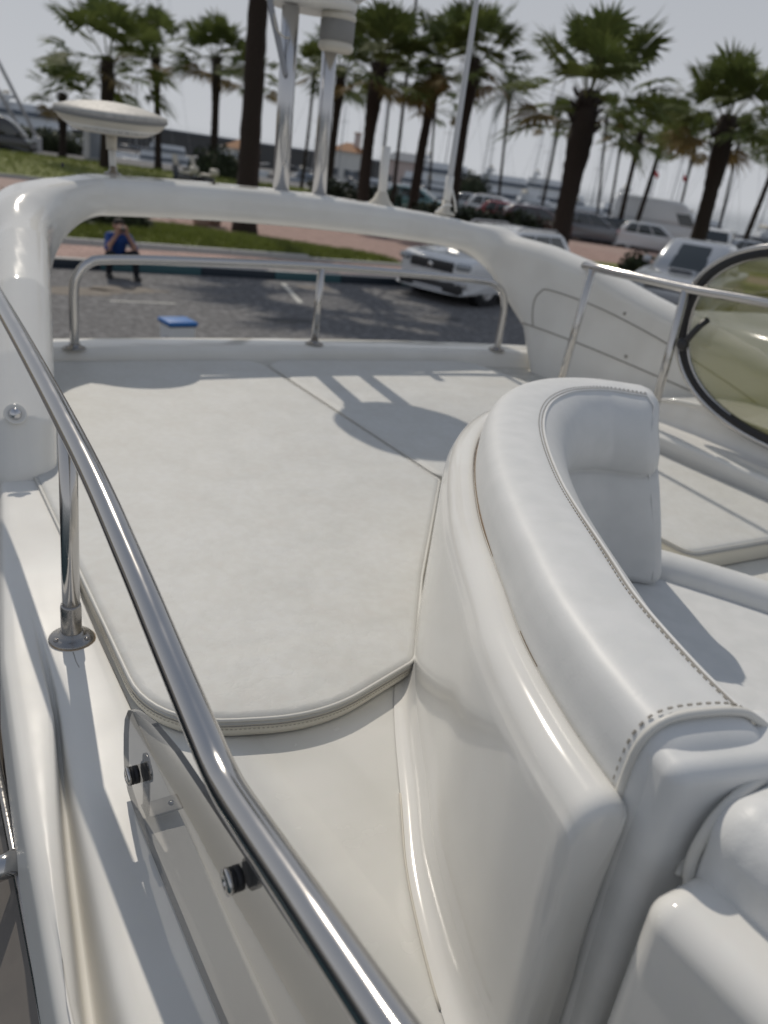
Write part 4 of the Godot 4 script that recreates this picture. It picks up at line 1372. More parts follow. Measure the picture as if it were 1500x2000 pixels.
# ==================================================================== things on the quay
func build_quay_things():
	person()
	# service pedestal with a blue lid
	var t := thing("service_pedestal", "pale dockside service pedestal with a bright blue lid on the road", "pedestal", Vector3(3.12, G - 0.03, -9.38), 0.12)
	obj("column", rbox_mesh(Vector3(0, 0.19, 0), Vector3(0.32, 0.38, 0.30), 0.02), M.pedestal_grey, t)
	obj("lid", rbox_mesh(Vector3(0, 0.415, 0), Vector3(0.37, 0.05, 0.34), 0.015), M.lid_blue, t)
	obj("lid_rim", rbox_mesh(Vector3(0, 0.382, 0), Vector3(0.34, 0.02, 0.31), 0.008), M.window_dark, t)
	obj("tap", tube_mesh(catmull([Vector3(-0.15, 0.25, 0.08), Vector3(-0.2, 0.25, 0.08), Vector3(-0.22, 0.21, 0.08)], 4), 0.012, 8), M.chrome, t)
	# plant pots at the lawn's far edge
	for q in [[8.45, -23.6, "round concrete plant pot standing apart at the lawn edge"], [9.05, -24.2, "concrete plant pot half hidden by the thick palm trunk"]]:
		var p := thing("plant_pot", q[2], "plant pot", Vector3(q[0], G + 0.09, q[1]), 0.0, "plant pots at the lawn edge")
		obj("pot", lathe_mesh([Vector2(0.001, 0), Vector2(0.2, 0), Vector2(0.26, 0.25), Vector2(0.31, 0.55), Vector2(0.33, 0.57), Vector2(0.33, 0.62), Vector2(0.28, 0.62), Vector2(0.27, 0.56), Vector2(0.001, 0.56)], 24), M.terracotta, p)
		obj("soil", lathe_mesh([Vector2(0.27, 0.57), Vector2(0.001, 0.59)], 16), M.rock, p)
	# shrubs and hedges
	shrub("shrub", "low dark shrub left of the crouching person", Vector3(3.6, G, -20.0), Vector3(1.5, 0.95, 1.0), 900, 0.7)
	shrub("shrub", "dark rounded shrub right behind the crouching person", Vector3(5.15, G, -20.2), Vector3(1.0, 1.15, 0.9), 700, 0.8)
	shrub("bush", "small multi stemmed bush on the corner lawn before the parked cars", Vector3(20.6, G, -17.8), Vector3(0.75, 1.1, 0.75), 500, 0.9)
	shrub("hedge", "long dark clipped hedge beyond the whip antenna foot", Vector3(20.6, G, -26.0), Vector3(3.1, 1.35, 1.2), 1800, 0.6)
	shrub("hedge", "dark hedge between the white stub antenna and the brown palm trunk", Vector3(21.2, G, -37.2), Vector3(2.4, 1.4, 1.0), 1100, 0.6)
	shrub("hedge", "low green hedge in front of the big motor yacht", Vector3(13.4, G, -72), Vector3(3.2, 1.6, 1.2), 900, 1.0)
	shrub("bush", "dark round bush behind the palm right of the scooters", Vector3(20.9, G, -55.0), Vector3(2.6, 2.2, 1.6), 900, 0.9)
	shrub("bush", "tall dark bush on the far shore right of the whip antenna", Vector3(48.5, G, -63.6), Vector3(2.4, 3.2, 2.0), 900, 0.7)
	shrub("bush", "dark bush at the foot of the drooping date palm", Vector3(38.6, G, -50.5), Vector3(1.4, 1.4, 1.2), 500, 0.7)
	shrub("hedge", "yellow green hedge by the right hand palms and the sea", Vector3(52.5, G, -42.0), Vector3(6.0, 1.3, 1.0), 1000, 1.5)
	# lamp post between the palms
	var l := thing("lamp_post", "slim brown lamp post beside the white stub antenna", "lamp post", Vector3(21.4, G, -33.9))
	obj("pole", tube_mesh([Vector3(0, 0, 0), Vector3(-0.1, 5, 0.02), Vector3(-0.15, 9.5, 0.04)], 0.09, 12, 0.06), M.bark, l)
	obj("lantern", lathe_mesh([Vector2(0.02, 0), Vector2(0.16, 0.06), Vector2(0.2, 0.34), Vector2(0.05, 0.44), Vector2(0.001, 0.45)], 14, Vector3(-0.15, 9.5, 0.04)), M.spar_pale, l)
	# two scooters
	for q in [[13.95, -41.6, 0.5, "parked scooter with pale seat, the left one of two"], [14.85, -41.4, 0.7, "parked scooter with pale seat beside the dark bush"]]:
		var sc := thing("scooter", q[3], "scooter", Vector3(q[0], G, q[1]), q[2], "scooters by the lawn")
		obj("body", rbox_mesh(Vector3(0, 0.55, 0.1), Vector3(0.34, 0.4, 1.0), 0.12), M.paint_black, sc)
		obj("front_shield", rbox_mesh(Vector3(0, 0.75, -0.55), Vector3(0.4, 0.65, 0.12), 0.05, Basis(Vector3.RIGHT, -0.3)), M.paint_navy, sc)
		obj("seat", rbox_mesh(Vector3(0, 0.82, 0.2), Vector3(0.28, 0.14, 0.7), 0.06), M.cream_plastic, sc)
		obj("top_box", rbox_mesh(Vector3(0, 1.0, 0.6), Vector3(0.4, 0.32, 0.36), 0.08), M.cream_plastic, sc)
		obj("handlebar", tube_mesh([Vector3(-0.32, 1.12, -0.5), Vector3(0.32, 1.12, -0.5)], 0.025, 8), M.black_plastic, sc)
		obj("windscreen", rbox_mesh(Vector3(0, 1.35, -0.62), Vector3(0.36, 0.5, 0.02), 0.008, Basis(Vector3.RIGHT, -0.3)), M.cream_plastic, sc)
		for zz in [-0.62, 0.6]:
			obj("wheel", lathe_mesh([Vector2(0.12, -0.05), Vector2(0.24, -0.055), Vector2(0.26, 0), Vector2(0.24, 0.055), Vector2(0.12, 0.05)], 20, Vector3(0, 0.26, zz), Basis(Vector3(0, 1, 0), Vector3(1, 0, 0), Vector3(0, 0, -1))), M.tyre, sc)

func shrub(called: String, label: String, at: Vector3, r: Vector3, n: int, tone: float):
	var q := RandomNumberGenerator.new()
	q.seed = hash(label)
	var t := thing(called, label, "hedge" if called == "hedge" else "shrub", at)
	var nz := FastNoiseLite.new()
	nz.seed = int(q.randi() % 1000)
	nz.frequency = 0.9
	var s := st_new()
	s.set_smooth_group(-1)
	for i in n:
		var a := q.randf() * TAU
		var v := q.randf_range(-0.05, 1.0)
		var e := sqrt(maxf(0, 1 - v * v))
		var d := Vector3(cos(a) * e, v, sin(a) * e)
		if called == "hedge": d = Vector3(clampf(d.x * 1.5, -1, 1), clampf(d.y * 1.4, 0, 1), clampf(d.z * 1.5, -1, 1))
		var p := d * r * (q.randf_range(0.72, 1.0) + 0.22 * nz.get_noise_3dv(d * 2.0 + at))
		p.y = maxf(p.y, 0.03)
		var sz := q.randf_range(0.07, 0.15) * (1.0 if r.x < 2.0 else 1.7)
		var ax := Vector3(q.randf_range(-1, 1), q.randf_range(-1, 1), q.randf_range(-1, 1)).normalized()
		var bx := ax.cross(Vector3(q.randf(), 1, q.randf())).normalized()
		var k := q.randf_range(0.6, 1.3) * tone
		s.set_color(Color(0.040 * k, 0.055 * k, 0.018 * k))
		quad(s, p - ax * sz, p + bx * sz * 0.5, p + ax * sz, p - bx * sz * 0.5)
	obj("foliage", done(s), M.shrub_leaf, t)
	# woody core that keeps light from passing straight through
	s = st_new()
	for k in 5:
		var a := q.randf() * TAU
		tube(s, [Vector3(cos(a) * 0.01, 0, sin(a) * 0.01), Vector3(cos(a) * r.x * 0.5, r.y * 0.65, sin(a) * r.z * 0.5)], 0.03, 6, 0.012)
	obj("stem", done(s), M.bark, t)
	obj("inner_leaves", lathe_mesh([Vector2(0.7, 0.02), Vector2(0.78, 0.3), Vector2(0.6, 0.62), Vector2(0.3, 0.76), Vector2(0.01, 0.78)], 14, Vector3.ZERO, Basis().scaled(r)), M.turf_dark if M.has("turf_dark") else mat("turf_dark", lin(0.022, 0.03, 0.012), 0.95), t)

func body_sdf(p: Vector3, parts: Array) -> float:
	var d := 1e9
	for c in parts: d = smin(d, capsule(p, c[0], c[1], c[2], c[3]), 0.05)
	return d

func person():
	# squats in front of the kerb, facing the yacht, both hands holding a camera to the face
	var at := Vector3(3.78, G, -14.62)
	var t := thing("person", "person in blue shirt crouching by the kerb taking a photograph", "person", at)
	t.scale = Vector3.ONE * 0.93
	var hip := Vector3(0, 0.36, -0.14)
	var chest := Vector3(0, 0.70, -0.02)
	var neck := Vector3(0, 0.80, 0.0)
	var head := Vector3(0.0, 0.925, 0.035)
	var legs := [[Vector3(-0.10, 0.36, -0.14), Vector3(-0.22, 0.44, 0.24), 0.095, 0.065], [Vector3(-0.22, 0.44, 0.24), Vector3(-0.19, 0.08, 0.04), 0.062, 0.042], [Vector3(0.10, 0.36, -0.14), Vector3(0.23, 0.47, 0.26), 0.095, 0.065], [Vector3(0.23, 0.47, 0.26), Vector3(0.28, 0.08, 0.20), 0.062, 0.042], [hip + Vector3(-0.07, 0, 0), hip + Vector3(0.07, 0, 0), 0.13, 0.13]]
	var torso := [[hip + Vector3(0, 0.06, 0.0), chest, 0.135, 0.145], [chest + Vector3(-0.12, 0.03, 0), chest + Vector3(0.12, 0.03, 0), 0.085, 0.085]]
	var upper := [[Vector3(-0.18, 0.735, 0), Vector3(-0.25, 0.55, 0.20), 0.058, 0.046], [Vector3(0.18, 0.735, 0), Vector3(0.25, 0.57, 0.20), 0.058, 0.046]]
	var fore := [[Vector3(-0.25, 0.55, 0.20), Vector3(-0.075, 0.83, 0.235), 0.044, 0.030], [Vector3(0.25, 0.57, 0.20), Vector3(0.085, 0.84, 0.235), 0.044, 0.030]]
	var hands := []
	for sd in [-1.0, 1.0]:
		var w := Vector3(0.078 * sd, 0.835, 0.235)
		hands.append([w, w + Vector3(-0.012 * sd, 0.06, 0.01), 0.03, 0.034])
		for k in 4:
			var b := w + Vector3(-0.006 * sd, 0.05 + k * 0.019, 0.018)
			hands.append([b, b + Vector3(-0.03 * sd, 0.006, 0.022), 0.011, 0.009])
		hands.append([w + Vector3(0, 0.03, -0.02), w + Vector3(-0.035 * sd, 0.05, -0.015), 0.012, 0.009])
	var headp := [[neck - Vector3(0, 0.04, 0), neck + Vector3(0, 0.06, 0.01), 0.058, 0.055], [head + Vector3(0, 0.035, -0.015), head + Vector3(0, -0.05, 0.03), 0.092, 0.066], [head + Vector3(0, -0.005, 0.1), head + Vector3(0, -0.025, 0.108), 0.014, 0.018], [head + Vector3(-0.095, -0.01, 0), head + Vector3(-0.098, 0.02, -0.01), 0.016, 0.018], [head + Vector3(0.095, -0.01, 0), head + Vector3(0.098, 0.02, -0.01), 0.016, 0.018]]
	var all := legs + torso + upper + fore + hands + headp
	obj("body", nets(func(p): return body_sdf(p, all), Vector3(-0.42, 0.0, -0.34), Vector3(0.44, 1.08, 0.42), 0.02, 1), M.skin, t)
	var grow := func(list: Array, g: float) -> Array:
		var o := []
		for c in list: o.append([c[0], c[1], c[2] + g, c[3] + g])
		return o
	var shirt: Array = grow.call(torso + upper, 0.014)
	obj("shirt", nets(func(p): return maxf(maxf(body_sdf(p, shirt), p.y - 0.82), 0.40 - p.y), Vector3(-0.4, 0.36, -0.34), Vector3(0.4, 0.88, 0.36), 0.02, 1), M.shirt_blue, t)
	var trous: Array = grow.call(legs, 0.013)
	obj("trousers", nets(func(p): return maxf(maxf(body_sdf(p, trous), p.y - 0.56), 0.07 - p.y), Vector3(-0.42, 0.03, -0.36), Vector3(0.44, 0.6, 0.42), 0.02, 1), M.trouser_dark, t)
	for q in [Vector3(-0.19, 0.045, 0.09), Vector3(0.28, 0.045, 0.26)]:
		obj("shoe", rbox_mesh(q, Vector3(0.10, 0.09, 0.27), 0.042, Basis(), 4), M.shoe_dark, t)
	var hair := [[head + Vector3(0, 0.05, -0.025), head + Vector3(0, 0.0, -0.045), 0.101, 0.092]]
	obj("hair", nets(func(p): return maxf(body_sdf(p, hair), (p.z - 0.075) + (0.955 - p.y) * 0.9), Vector3(-0.14, 0.80, -0.16), Vector3(0.14, 1.1, 0.16), 0.015, 1), M.hair_dark, t)
	for sd in [-1, 1]:
		obj("eye", lathe_mesh([Vector2(0.001, -0.011), Vector2(0.011, 0), Vector2(0.001, 0.011)], 8, head + Vector3(0.034 * sd, 0.01, 0.088)), M.hair_dark, t)
	obj("mouth", rbox_mesh(head + Vector3(0, -0.062, 0.094), Vector3(0.045, 0.01, 0.012), 0.004), M.lamp_red, t)
	var c := thing("photo_camera", "black camera held to the face of the crouching person", "camera", at + Vector3(0.0, 0.915, 0.24) * 0.93)
	obj("camera_body", rbox_mesh(Vector3.ZERO, Vector3(0.13, 0.085, 0.06), 0.012), M.black_plastic, c)
	obj("lens", lathe_mesh([Vector2(0.001, 0.09), Vector2(0.028, 0.09), Vector2(0.032, 0.085), Vector2(0.031, 0.0), Vector2(0.001, 0.0)], 18, Vector3(0, -0.005, 0.02), Basis(Vector3.RIGHT, PI / 2)), M.black_plastic, c)
	obj("front_glass", lathe_mesh([Vector2(0.024, 0.091), Vector2(0.012, 0.095), Vector2(0.001, 0.096)], 16, Vector3(0, -0.005, 0.02), Basis(Vector3.RIGHT, PI / 2)), M.car_glass, c)

# ==================================================================== palms
var crowns := []

func fan_leaf(s: SurfaceTool, o: Vector3, dir: Vector3, pet: float, R: float, q: RandomNumberGenerator, dry: bool):
	var side := dir.cross(Vector3.UP)
	if side.length() < 0.05: side = Vector3(1, 0, 0)
	side = side.normalized().rotated(dir, q.randf_range(-0.5, 0.5))
	var n := side.cross(dir).normalized()
	var droop := q.randf_range(0.02, 0.10)
	var hub := o + dir * pet - Vector3(0, droop * 0.5, 0)
	var v := q.randf_range(0.65, 1.3)
	var col := Color(0.108 * v, 0.135 * v, 0.043 * v)
	if dry: col = Color(0.16 * v, 0.115 * v, 0.045 * v)
	s.set_color(Color(0.075 * v, 0.08 * v, 0.03 * v))
	quad(s, o - side * 0.012, o + side * 0.012, hub + side * 0.008, hub - side * 0.008)
	var m := 26
	for i in m:
		var a := lerpf(-1.85, 1.85, float(i) / (m - 1)) + q.randf_range(-0.04, 0.04)
		var d := (dir * cos(a) + side * sin(a) + n * (-0.12 + 0.25 * absf(sin(a)))).normalized()
		var l := R * (0.66 + 0.34 * cos(a * 0.8)) * q.randf_range(0.88, 1.06)
		var w := d.cross(n).normalized() * R * 0.044
		var mid := hub + d * l * 0.55
		var tip := hub + d * l - Vector3(0, l * q.randf_range(0.05, 0.32), 0)
		var k := q.randf_range(0.8, 1.2)
		s.set_color(Color(col.r * k, col.g * k, col.b * k))
		s.add_vertex(hub); s.add_vertex(mid + w); s.add_vertex(mid - w)
		s.add_vertex(mid - w); s.add_vertex(mid + w); s.add_vertex(tip)

func fan_crown(seed_: int, leaves: int) -> ArrayMesh:
	var q := RandomNumberGenerator.new()
	q.seed = seed_
	var s := st_new()
	s.set_smooth_group(-1)
	for i in leaves:
		var t := float(i) / leaves
		var el := lerpf(1.4, -0.42, pow(t, 0.8)) + q.randf_range(-0.14, 0.14)
		var az := i * 2.39996 + q.randf_range(-0.3, 0.3)
		var d := Vector3(cos(az) * cos(el), sin(el), sin(az) * cos(el))
		fan_leaf(s, Vector3(0, -0.05 - 0.12 * t, 0) + Vector3(d.x, 0, d.z) * 0.05, d, q.randf_range(0.50, 0.70), q.randf_range(0.41, 0.52), q, t > 0.82 and q.randf() < 0.5)
	return done(s)

func feather_crown() -> ArrayMesh:
	var q := RandomNumberGenerator.new()
	q.seed = 91
	var s := st_new()
	s.set_smooth_group(-1)
	for i in 30:
		var t := i / 30.0
		var el := lerpf(1.25, -0.1, t)
		var az := i * 2.39996
		var p := Vector3.ZERO
		var d := Vector3(cos(az) * cos(el), sin(el), sin(az) * cos(el))
		var v := q.randf_range(0.7, 1.2)
		for k in 16:
			var np := p + d * 0.075
			d = (d - Vector3(0, 0.085 + 0.03 * t, 0)).normalized()
			var side := d.cross(Vector3.UP).normalized()
			s.set_color(Color(0.05 * v, 0.062 * v, 0.026 * v))
			quad(s, p - side * 0.006, p + side * 0.006, np + side * 0.006, np - side * 0.006)
			var l := 0.24 * sin(PI * clampf((k + 1.5) / 17.0, 0.05, 0.98))
			for sg in [-1.0, 1.0]:
				for h in [0.0, 0.5]:
					var b := p.lerp(np, h)
					var e: Vector3 = b + (side * sg * 0.8 + d * 0.6 - Vector3(0, 0.25, 0)).normalized() * l
					s.add_vertex(b); s.add_vertex(b + d * 0.02); s.add_vertex(e)
			p = np
	return done(s)

func palm(label: String, base: Vector3, top: Vector3, r: float, w: float, kind: int, turn: float, group := "fan palms along the quay"):
	var t := thing("palm_tree", label, "palm tree", base, 0.0, group if kind < 3 else "")
	var q := RandomNumberGenerator.new()
	q.seed = hash(label)
	var e := top - base
	var L := e.length()
	var nz := FastNoiseLite.new()
	nz.seed = q.randi() % 999
	nz.frequency = 2.2
	var rings := []
	var n := 30
	var bend := Vector3(q.randf_range(-1, 1), 0, q.randf_range(-1, 1)) * w * 0.5
	for i in n + 1:
		var u := float(i) / n
		var c := e * u + bend * sin(u * PI)
		var boot := 1.0 + 0.42 * smoothstep(1.0 - 1.9 * r / L * 0.55, 1.0 - 0.9 * r / L * 0.55, u) * (1.0 - 0.55 * smoothstep(0.975, 1.0, u))
		var rr := w * (1.18 - 0.32 * u + 0.35 * exp(-u * 22.0)) * boot * (0.97 if i % 2 else 1.03)
		var ring := PackedVector3Array()
		for j in 14:
			var a := TAU * j / 14
			var k := 1.0 + 0.12 * nz.get_noise_3d(cos(a) * 0.6, u * L, sin(a) * 0.6)
			ring.append(c + Vector3(cos(a), 0, sin(a)) * rr * k)
		rings.append(ring)
	var s := st_new()
	loft(s, rings)
	obj("trunk", done(s), M.bark, t)
	# stubs of cut leaves on the head of the trunk
	s = st_new()
	for i in 34:
		var a := i * 2.39996
		var u := 1.0 - (0.05 + q.randf() * 0.5) * r / L * 0.8
		var d := Vector3(cos(a), 0, sin(a))
		var p := e * u + d * w * 1.35
		tube(s, [p, p + d * w * 0.55 + Vector3(0, w * 0.8, 0)], w * 0.16, 5, w * 0.08)
	obj("leaf_stub", done(s), M.bark, t).set_meta("kind", "stuff")
	var c := obj("crown", crowns[kind], M.frond, t)
	c.position = e
	c.rotation.y = turn
	c.scale = Vector3.ONE * r

func build_palms():
	crowns = [fan_crown(1, 30), fan_crown(2, 25), fan_crown(3, 34), feather_crown()]
	var P := [
		["short young palm on the lawn before the big motor yacht", 12.8, -64.7, 12.9, 5.5, -64.7, 2.5, 0.22, 1],
		["palm right behind the flat disc antenna, with a swollen head", 11.3, -46.6, 11.5, 7.2, -46.6, 3.1, 0.25, 0],
		["slim palm just right of the disc antenna, before the breakwater", 18.6, -61.2, 18.3, 9.1, -61.3, 2.7, 0.21, 1],
		["palm with a round crown behind the scooters and dark bush", 20.9, -56.3, 20.8, 8.9, -56.3, 2.6, 0.24, 2],
		["thick trunked palm on the near lawn, its crown out of view", 9.6, -23.1, 9.55, 12.2, -23.05, 3.3, 0.27, 2],
		["palm mostly hidden behind the thick trunk on the near lawn", 18.8, -46.4, 19.0, 7.2, -46.2, 1.7, 0.13, 1],
		["thin pale leaved palm seen between the two mast posts", 26.4, -53.9, 26.6, 8.9, -53.8, 1.6, 0.10, 1],
		["palm directly behind the second mast post", 21.5, -40.7, 21.6, 8.1, -40.6, 2.3, 0.19, 0],
		["broad dark palm just left of the stub antenna", 18.2, -31.1, 18.2, 7.5, -31.1, 2.35, 0.23, 2],
		["very thin distant palm above the top of the stub antenna", 36.4, -59.8, 36.3, 9.9, -59.9, 2.1, 0.09, 1],
		["leaning palm with a brown lit trunk left of the whip antenna", 20.9, -31.4, 21.3, 7.9, -31.5, 2.1, 0.20, 0],
		["dense palm right behind the whip antenna", 21.4, -29.0, 21.3, 8.1, -29.0, 2.2, 0.17, 2],
		["thin distant palm behind the leaning brown trunk", 39.8, -57.6, 39.3, 8.7, -57.9, 2.1, 0.09, 1],
		["feathery date palm with drooping fronds right of the whip antenna", 40.6, -49.5, 40.1, 9.3, -49.9, 2.2, 0.10, 3],
		["thin palm with a small tuft left of the biggest right hand palm", 44.3, -49.0, 44.3, 8.3, -48.9, 1.7, 0.11, 1],
		["big palm with yellowing fronds behind the end of the arch", 19.2, -20.1, 19.4, 6.75, -20.3, 2.5, 0.29, 0],
		["thinnest palm right of the big yellowing palm", 50.3, -48.7, 49.5, 9.5, -49.5, 1.6, 0.09, 1],
		["thin palm standing left of the white van roof", 52.3, -49.5, 52.0, 8.1, -49.8, 1.6, 0.10, 1],
		["palm in front of the white van", 36.8, -33.9, 36.8, 7.5, -33.9, 2.0, 0.13, 0],
		["palm behind the white van, leaning right", 40.0, -35.7, 40.6, 7.9, -35.6, 1.9, 0.13, 2],
		["thin palm with a dry hanging frond right of the white van", 47.8, -38.9, 48.0, 8.0, -39.3, 2.0, 0.09, 1],
		["big full palm near the right edge, behind the silver car", 26.9, -20.8, 26.9, 7.05, -20.9, 2.25, 0.27, 2],
		["thin distant palm close behind the full palm near the right edge", 53.0, -39.3, 52.8, 8.5, -39.6, 1.9, 0.09, 1],
		["palm cut off by the right edge of the view", 39.0, -27.4, 39.9, 7.7, -27.3, 2.0, 0.13, 0],
	]
	for i in P.size():
		var p = P[i]
		palm(p[0], Vector3(p[1], G, p[2]), Vector3(p[3], p[4] - 0.32 * p[6], p[5]), p[6] * 1.14, p[7], p[8], i * 1.7)

# ==================================================================== cars
# local axes: +X forward, Y up, Z across; o.kind is suv, hatch, sedan, pickup or van
func car(called: String, label: String, category: String, at: Vector3, turn: float, L: float, W: float, H: float, kind: String, paint: String, group := "cars parked along the quay", detail := 1):
	var t := thing(called, label, category, at, turn, group)
	var low: Array
	var cab: Array    # [y, x_rear, x_front, half width] rows, fractions of H, L, W/2
	var belt := 0.60
	match kind:
		"van":
			low = [[0.0, 0.14], [0.0, 0.40], [0.005, 0.50], [0.80, 0.50], [0.93, 0.44], [0.985, 0.37], [1.0, 0.28], [0.995, 0.14], [0.95, 0.09], [0.05, 0.09]]
			cab = [[0.485, 0.004, 0.91, 0.985], [0.62, 0.006, 0.865, 0.965], [0.80, 0.010, 0.80, 0.93], [0.93, 0.02, 0.73, 0.88], [0.985, 0.03, 0.68, 0.82], [1.0, 0.05, 0.62, 0.7]]
		"sedan":
			low = [[0.0, 0.22], [0.0, 0.50], [0.02, 0.645], [0.16, 0.66], [0.70, 0.645], [0.90, 0.55], [0.975, 0.49], [1.0, 0.36], [0.995, 0.19], [0.95, 0.13], [0.05, 0.13]]
			cab = [[0.63, 0.10, 0.74, 0.93], [0.80, 0.18, 0.64, 0.85], [0.94, 0.25, 0.56, 0.77], [0.985, 0.29, 0.52, 0.72], [1.0, 0.33, 0.48, 0.6]]
		"pickup":
			low = [[0.0, 0.26], [0.0, 0.55], [0.01, 0.62], [0.70, 0.625], [0.90, 0.575], [0.98, 0.52], [1.0, 0.42], [0.995, 0.22], [0.96, 0.17], [0.05, 0.17]]
			cab = [[0.60, 0.30, 0.76, 0.95], [0.80, 0.33, 0.68, 0.87], [0.94, 0.36, 0.61, 0.79], [0.985, 0.38, 0.57, 0.74], [1.0, 0.42, 0.53, 0.62]]
		_:
			low = [[0.0, 0.20], [0.0, 0.48], [0.015, 0.60], [0.70, 0.635], [0.80, 0.63], [0.93, 0.60], [0.98, 0.56], [1.0, 0.48], [1.0, 0.28], [0.985, 0.17], [0.95, 0.14], [0.05, 0.14]]
			cab = [[0.585, 0.015, 0.77, 0.95], [0.78, 0.05, 0.67, 0.87], [0.93, 0.10, 0.58, 0.79], [0.98, 0.13, 0.53, 0.74], [1.0, 0.17, 0.48, 0.62]]
	# body: the side profile swept across, drawn in and rounded at the flanks
	var prof := []
	for q in low: prof.append(Vector3((q[0] - 0.5) * L, q[1] * H, 0))
	prof = catmull(prof, 3, true)
	var c := Vector3(0, 0.38 * H, 0)
	var rings := []
	for e in [[-1.0, 0.16], [-0.985, 0.07], [-0.95, 0.025], [-0.86, 0.0], [-0.4, -0.006], [0.0, -0.01], [0.4, -0.006], [0.86, 0.0], [0.95, 0.025], [0.985, 0.07], [1.0, 0.16]]:
		var ring := PackedVector3Array()
		for p in prof:
			var v: Vector3 = p - c
			# the nose and the tail curve in plan
			var nose := 0.12 * pow(absf(e[0]), 3.0) * absf(v.x) / (L / 2)
			ring.append(Vector3(c.x + v.x * (1.0 - e[1] * 0.35 - nose * 0.45), c.y + v.y * (1.0 - e[1]), e[0] * W / 2))
		rings.append(ring)
	var s := st_new()
	loft(s, rings)
	obj("body", done(s), M[paint], t)
	# cabin
	rings = []
	for q in cab:
		var xr: float = (q[1] - 0.5) * L
		var xf: float = (q[2] - 0.5) * L
		var hw: float = q[3] * W / 2
		var pl := rounded_plan([Vector2(xr, -hw), Vector2(xf, -hw * 0.94), Vector2(xf, hw * 0.94), Vector2(xr, hw)], [0.16, 0.22, 0.22, 0.16], 4)
		var ring := PackedVector3Array()
		for v in pl: ring.append(Vector3(v.x, q[0] * H, v.y))
		rings.append(ring)
	s = st_new()
	loft(s, rings)
	obj("cabin", done(s), M[paint], t)
	# panes, each a little proud of the cabin
	var at_y := func(y: float) -> Array:
		for i in cab.size() - 1:
			if y <= cab[i + 1][0]:
				var u: float = clampf((y - cab[i][0]) / (cab[i + 1][0] - cab[i][0]), 0, 1)
				return [lerpf(cab[i][1], cab[i + 1][1], u), lerpf(cab[i][2], cab[i + 1][2], u), lerpf(cab[i][3], cab[i + 1][3], u)]
		return cab[cab.size() - 1]
	var ya: float = 0.53 if kind == "van" else (0.66 if kind == "sedan" else 0.635)
	var yb: float = 0.76 if kind == "van" else 0.935
	var pane := func(called_: String, side: int, u0: float, u1: float):
		var ss := st_new()
		var last := PackedVector3Array()
		for k in 5:
			var y: float = lerpf(ya, yb, k / 4.0)
			var r: Array = at_y.call(y)
			var row := PackedVector3Array()
			for j in 5:
				var u := lerpf(u0, u1, j / 4.0)
				if side == 0:      # windscreen
					row.append(Vector3((r[1] - 0.5) * L + 0.012 - 0.10 * pow(absf(u), 4), y * H, u * r[2] * W / 2 * 0.9))
				elif side == 3:    # rear pane
					row.append(Vector3((r[0] - 0.5) * L - 0.012, y * H, u * r[2] * W / 2 * 0.86))
				else:
					var x := lerpf(r[0] + 0.035, r[1] - 0.03, u)
					row.append(Vector3((x - 0.5) * L, y * H, (r[2] * W / 2 * lerpf(1.0, 0.955, u) + 0.008) * (1 if side == 1 else -1)))
			if k > 0:
				for j in 4: quad(ss, last[j], last[j + 1], row[j + 1], row[j])
			last = row
		obj(called_, done(ss), M.car_glass, t)
	pane.call("windscreen", 0, -0.95, 0.95)
	if kind != "van": pane.call("rear_window", 3, -0.9, 0.9)
	for sd in [1, 2]:
		if kind == "van":
			pane.call("side_window", sd, 0.80, 0.99)
		else:
			pane.call("side_window", sd, 0.06, 0.30)
			pane.call("side_window", sd, 0.33, 0.62)
			pane.call("side_window", sd, 0.65, 0.95)
	# wheels
	var wr := 0.36 if kind in ["suv", "pickup", "van"] else 0.32
	for fx in [0.185, 0.80]:
		for sd in [-1.0, 1.0]:
			var wb := Basis(Vector3(1, 0, 0), Vector3(0, 0, sd), Vector3(0, -sd, 0))
			var wc := Vector3((fx - 0.5) * L, wr, sd * (W / 2 - 0.13))
			obj("wheel_arch", lathe_mesh([Vector2(wr * 1.16, -0.1), Vector2(wr * 1.16, 0.122), Vector2(wr * 1.05, 0.124), Vector2(0.05, 0.10)], 24, wc, wb), M.black_plastic, t)
			var wh := obj("wheel", lathe_mesh([Vector2(wr * 0.66, -0.1), Vector2(wr * 0.95, -0.1), Vector2(wr, -0.07), Vector2(wr, 0.1), Vector2(wr * 0.95, 0.128), Vector2(wr * 0.68, 0.13), Vector2(wr * 0.66, 0.11)], 26, wc, wb), M.tyre, t)
			obj("rim", lathe_mesh([Vector2(wr * 0.67, 0.112), Vector2(wr * 0.60, 0.125), Vector2(wr * 0.55, 0.112), Vector2(wr * 0.2, 0.12), Vector2(0.001, 0.128)], 20, wc, wb), M.alloy, wh)
	# lamps, grille, bumper, plate, mirrors
	var fx2 := L / 2
	var lampy := 0.40 * H if kind == "van" else 0.50 * H
	for sd in [-1.0, 1.0]:
		obj("headlight", rbox_mesh(Vector3(fx2 - 0.20, lampy, sd * W * 0.385), Vector3(0.42, 0.13 if kind != "van" else 0.24, W * 0.17), 0.05, Basis(Vector3.UP, -sd * 0.42)), M.lamp_clear, t)
		obj("taillight", rbox_mesh(Vector3(-fx2 + 0.10, lampy + 0.08, sd * W * 0.40), Vector3(0.2, 0.2 if kind != "van" else 0.4, W * 0.15), 0.04), M.lamp_red, t)
		obj("mirror", rbox_mesh(Vector3(L * 0.17 if kind != "van" else L * 0.33, (ya + 0.05) * H, sd * (W / 2 + 0.08)), Vector3(0.12, 0.15, 0.2), 0.05), M[paint], t)
	obj("grille", rbox_mesh(Vector3(fx2 - 0.06, lampy - 0.06, 0), Vector3(0.16, 0.22, W * 0.60), 0.04), M.black_plastic, t)
